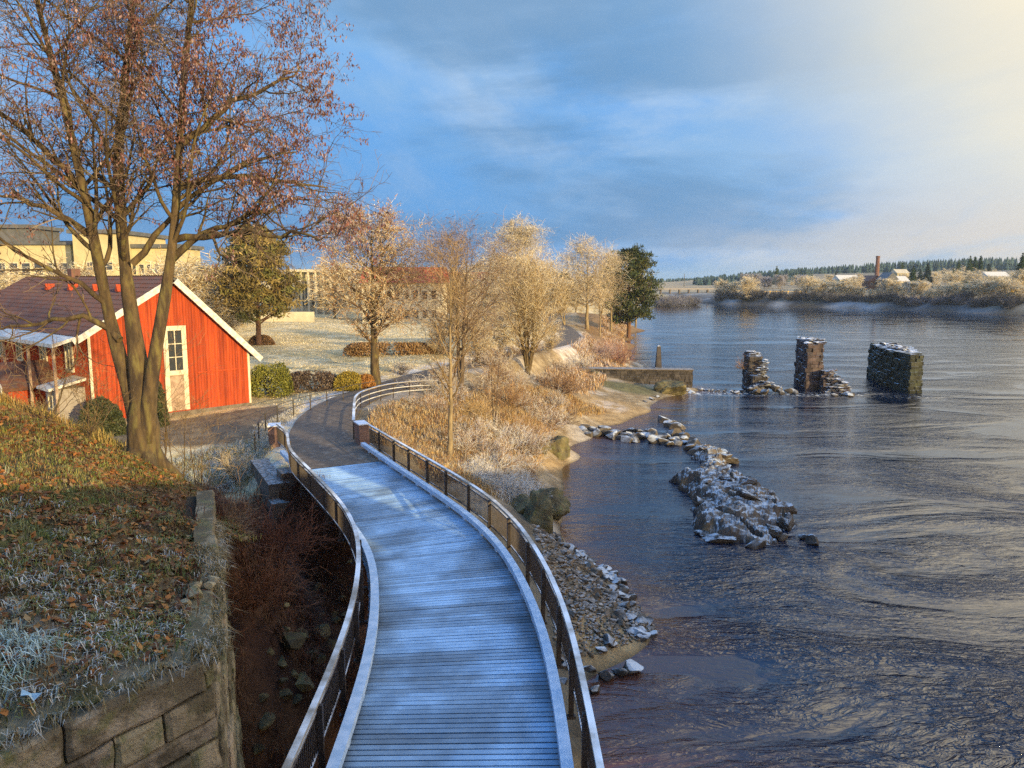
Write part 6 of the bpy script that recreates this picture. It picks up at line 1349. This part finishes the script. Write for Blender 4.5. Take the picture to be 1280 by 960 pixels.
house(1086, 1106, 351, 420, 'red brick factory hall with a sloping roof at the foot of the chimney', 'brick', 'brick', 3.0, 'y', 4, 'factory_hall', 18)
house(1108, 1122, 349, 408, 'dark gabled house right of the red factory hall', 'darkroof', 'darkroof', 3.6, 'y', 2)
house(1050, 1074, 349, 440, 'long low house with a snowy roof left of the red factory hall', 'pale', 'snowtrim', 2.4, 'x', 4)
house(1122, 1136, 351, 415, 'small house with a pale blue snowy roof right of the dark gabled house', 'pale', 'snowtrim', 2.6, 'x', 2)
house(1122, 1136, 341, 520, 'cream villa up the slope right of the chimney', 'cream', 'pale', 2.5, 'x', 3)
house(1140, 1165, 355, 375, 'flat dark roofed shed behind the riverbank trees', 'greydoor', 'darkroof', 1.2, 'x', 4)
house(1236, 1262, 345, 420, 'cream house in the trees near the right edge of the far bank', 'pale', 'snowtrim', 2.4, 'x', 4)
# yellow railing bridge in the gap of the far trees, yellow board, mast, low bridge at the bend
x0, y0, zb = far_pt(962, 420); x1 = far_pt(998, 420)[0]; t = empty('rail_bridge', ((x0+x1)/2, 420, zb)); tag(t, 'small road bridge with yellow railings in the gap of the far trees', 'bridge'); H = (x1-x0)/2+4
zt = atY(980, 371, 420)[2]-zb; mb = MB(); mb.box(-H, H, -2, 2, zt-1.0, zt); mb.build('bridge_deck', M['darkroof'], t)
for s in (-1, 1): mb = MB(); mb.box(s*(H-2)-1.5, s*(H-2)+1.5, -1.9, 1.9, -3, zt-1.0); mb.build('abutment', M['concrete'], t)
mb = MB(); 
for zz_ in (1.6, 3.0): mb.box(-H, H, -2.1, -1.95, zt+zz_-.14, zt+zz_)
mb.build('rail', M['yellow'], t)
for k in range(8): mb = MB(); xx = -H+.4+k*(2*H-.8)/7; mb.box(xx-.14, xx+.14, -2.12, -1.93, zt, zt+3.4); mb.build('post', M['yellow'], t)
x, y, zb = far_pt(1268, 305); t = empty('yellow_board', (x, y, zb)); tag(t, 'yellow board on two posts on top of the far riverbank near the right edge', 'sign'); zt = atY(1268, 364, 305)[2]-zb
mb = MB(); mb.box(-1.4, 1.4, -.08, .08, zt-.5, zt+1.0); mb.build('panel', M['yellow'], t)
for s in (-1, 1): mb = MB(); mb.box(s-.08, s+.08, -.07, .07, -.5, zt-.5); mb.build('post', M['steel'], t)
x = atY(855, 360, 640)[0]; zb = float(gz(x, 640)); t = empty('radio_mast', (x, 640, zb)); tag(t, 'thin dark mast beyond the river bend', 'mast'); mb = MB(); hh = atY(855, 342, 640)[2]-zb; mb.tube([[0, 0, -1], [0, 0, hh]], [.35, .18], 5); mb.build('pole', M['steel'], t); mb = MB(); mb.box(-.7, .7, -.1, .1, hh-2.2, hh-2.0); mb.build('crossarm', M['steel'], t)
x0 = atY(822, 361, 520)[0]; x1 = atY(900, 361, 520)[0]; zt = atY(860, 360, 520)[2]; t = empty('low_bridge', ((x0+x1)/2, 520, 2)); tag(t, 'long low pale bridge crossing the flat land at the river bend', 'bridge'); mb = MB(); mb.box((x0-x1)/2, (x1-x0)/2, -2, 2, zt-3.0, zt-2.2); mb.build('bridge_deck', M['greydoor'], t)
for k in range(7): mb = MB(); xx = (x0-x1)/2+2+k*((x1-x0-4)/6); mb.box(xx-.4, xx+.4, -1.5, 1.5, -3, zt-3.0); mb.build('bridge_pier', M['concrete'], t)
for t in PT+PF+PGx+SG+SB: drop(t)
# ---------- air
def haze():
    mb = MB(); mb.box(-2700, 2800, -200, 5600, -5, 62); o = mb.build('haze', hm := bpy.data.materials.new('haze_air')); hm.use_nodes = True; N = hm.node_tree.nodes; N.clear()
    out = N.new('ShaderNodeOutputMaterial'); v = N.new('ShaderNodeVolumePrincipled'); v.inputs['Color'].default_value = (.62, .78, .95, 1); v.inputs['Density'].default_value = .00011; v.inputs['Anisotropy'].default_value = .0
    hm.node_tree.links.new(v.outputs['Volume'], out.inputs['Volume']); tag(o, kind='stuff'); o.display_type = 'WIRE'
haze()
sc.cycles.volume_max_steps = 64; sc.cycles.volume_bounces = 0
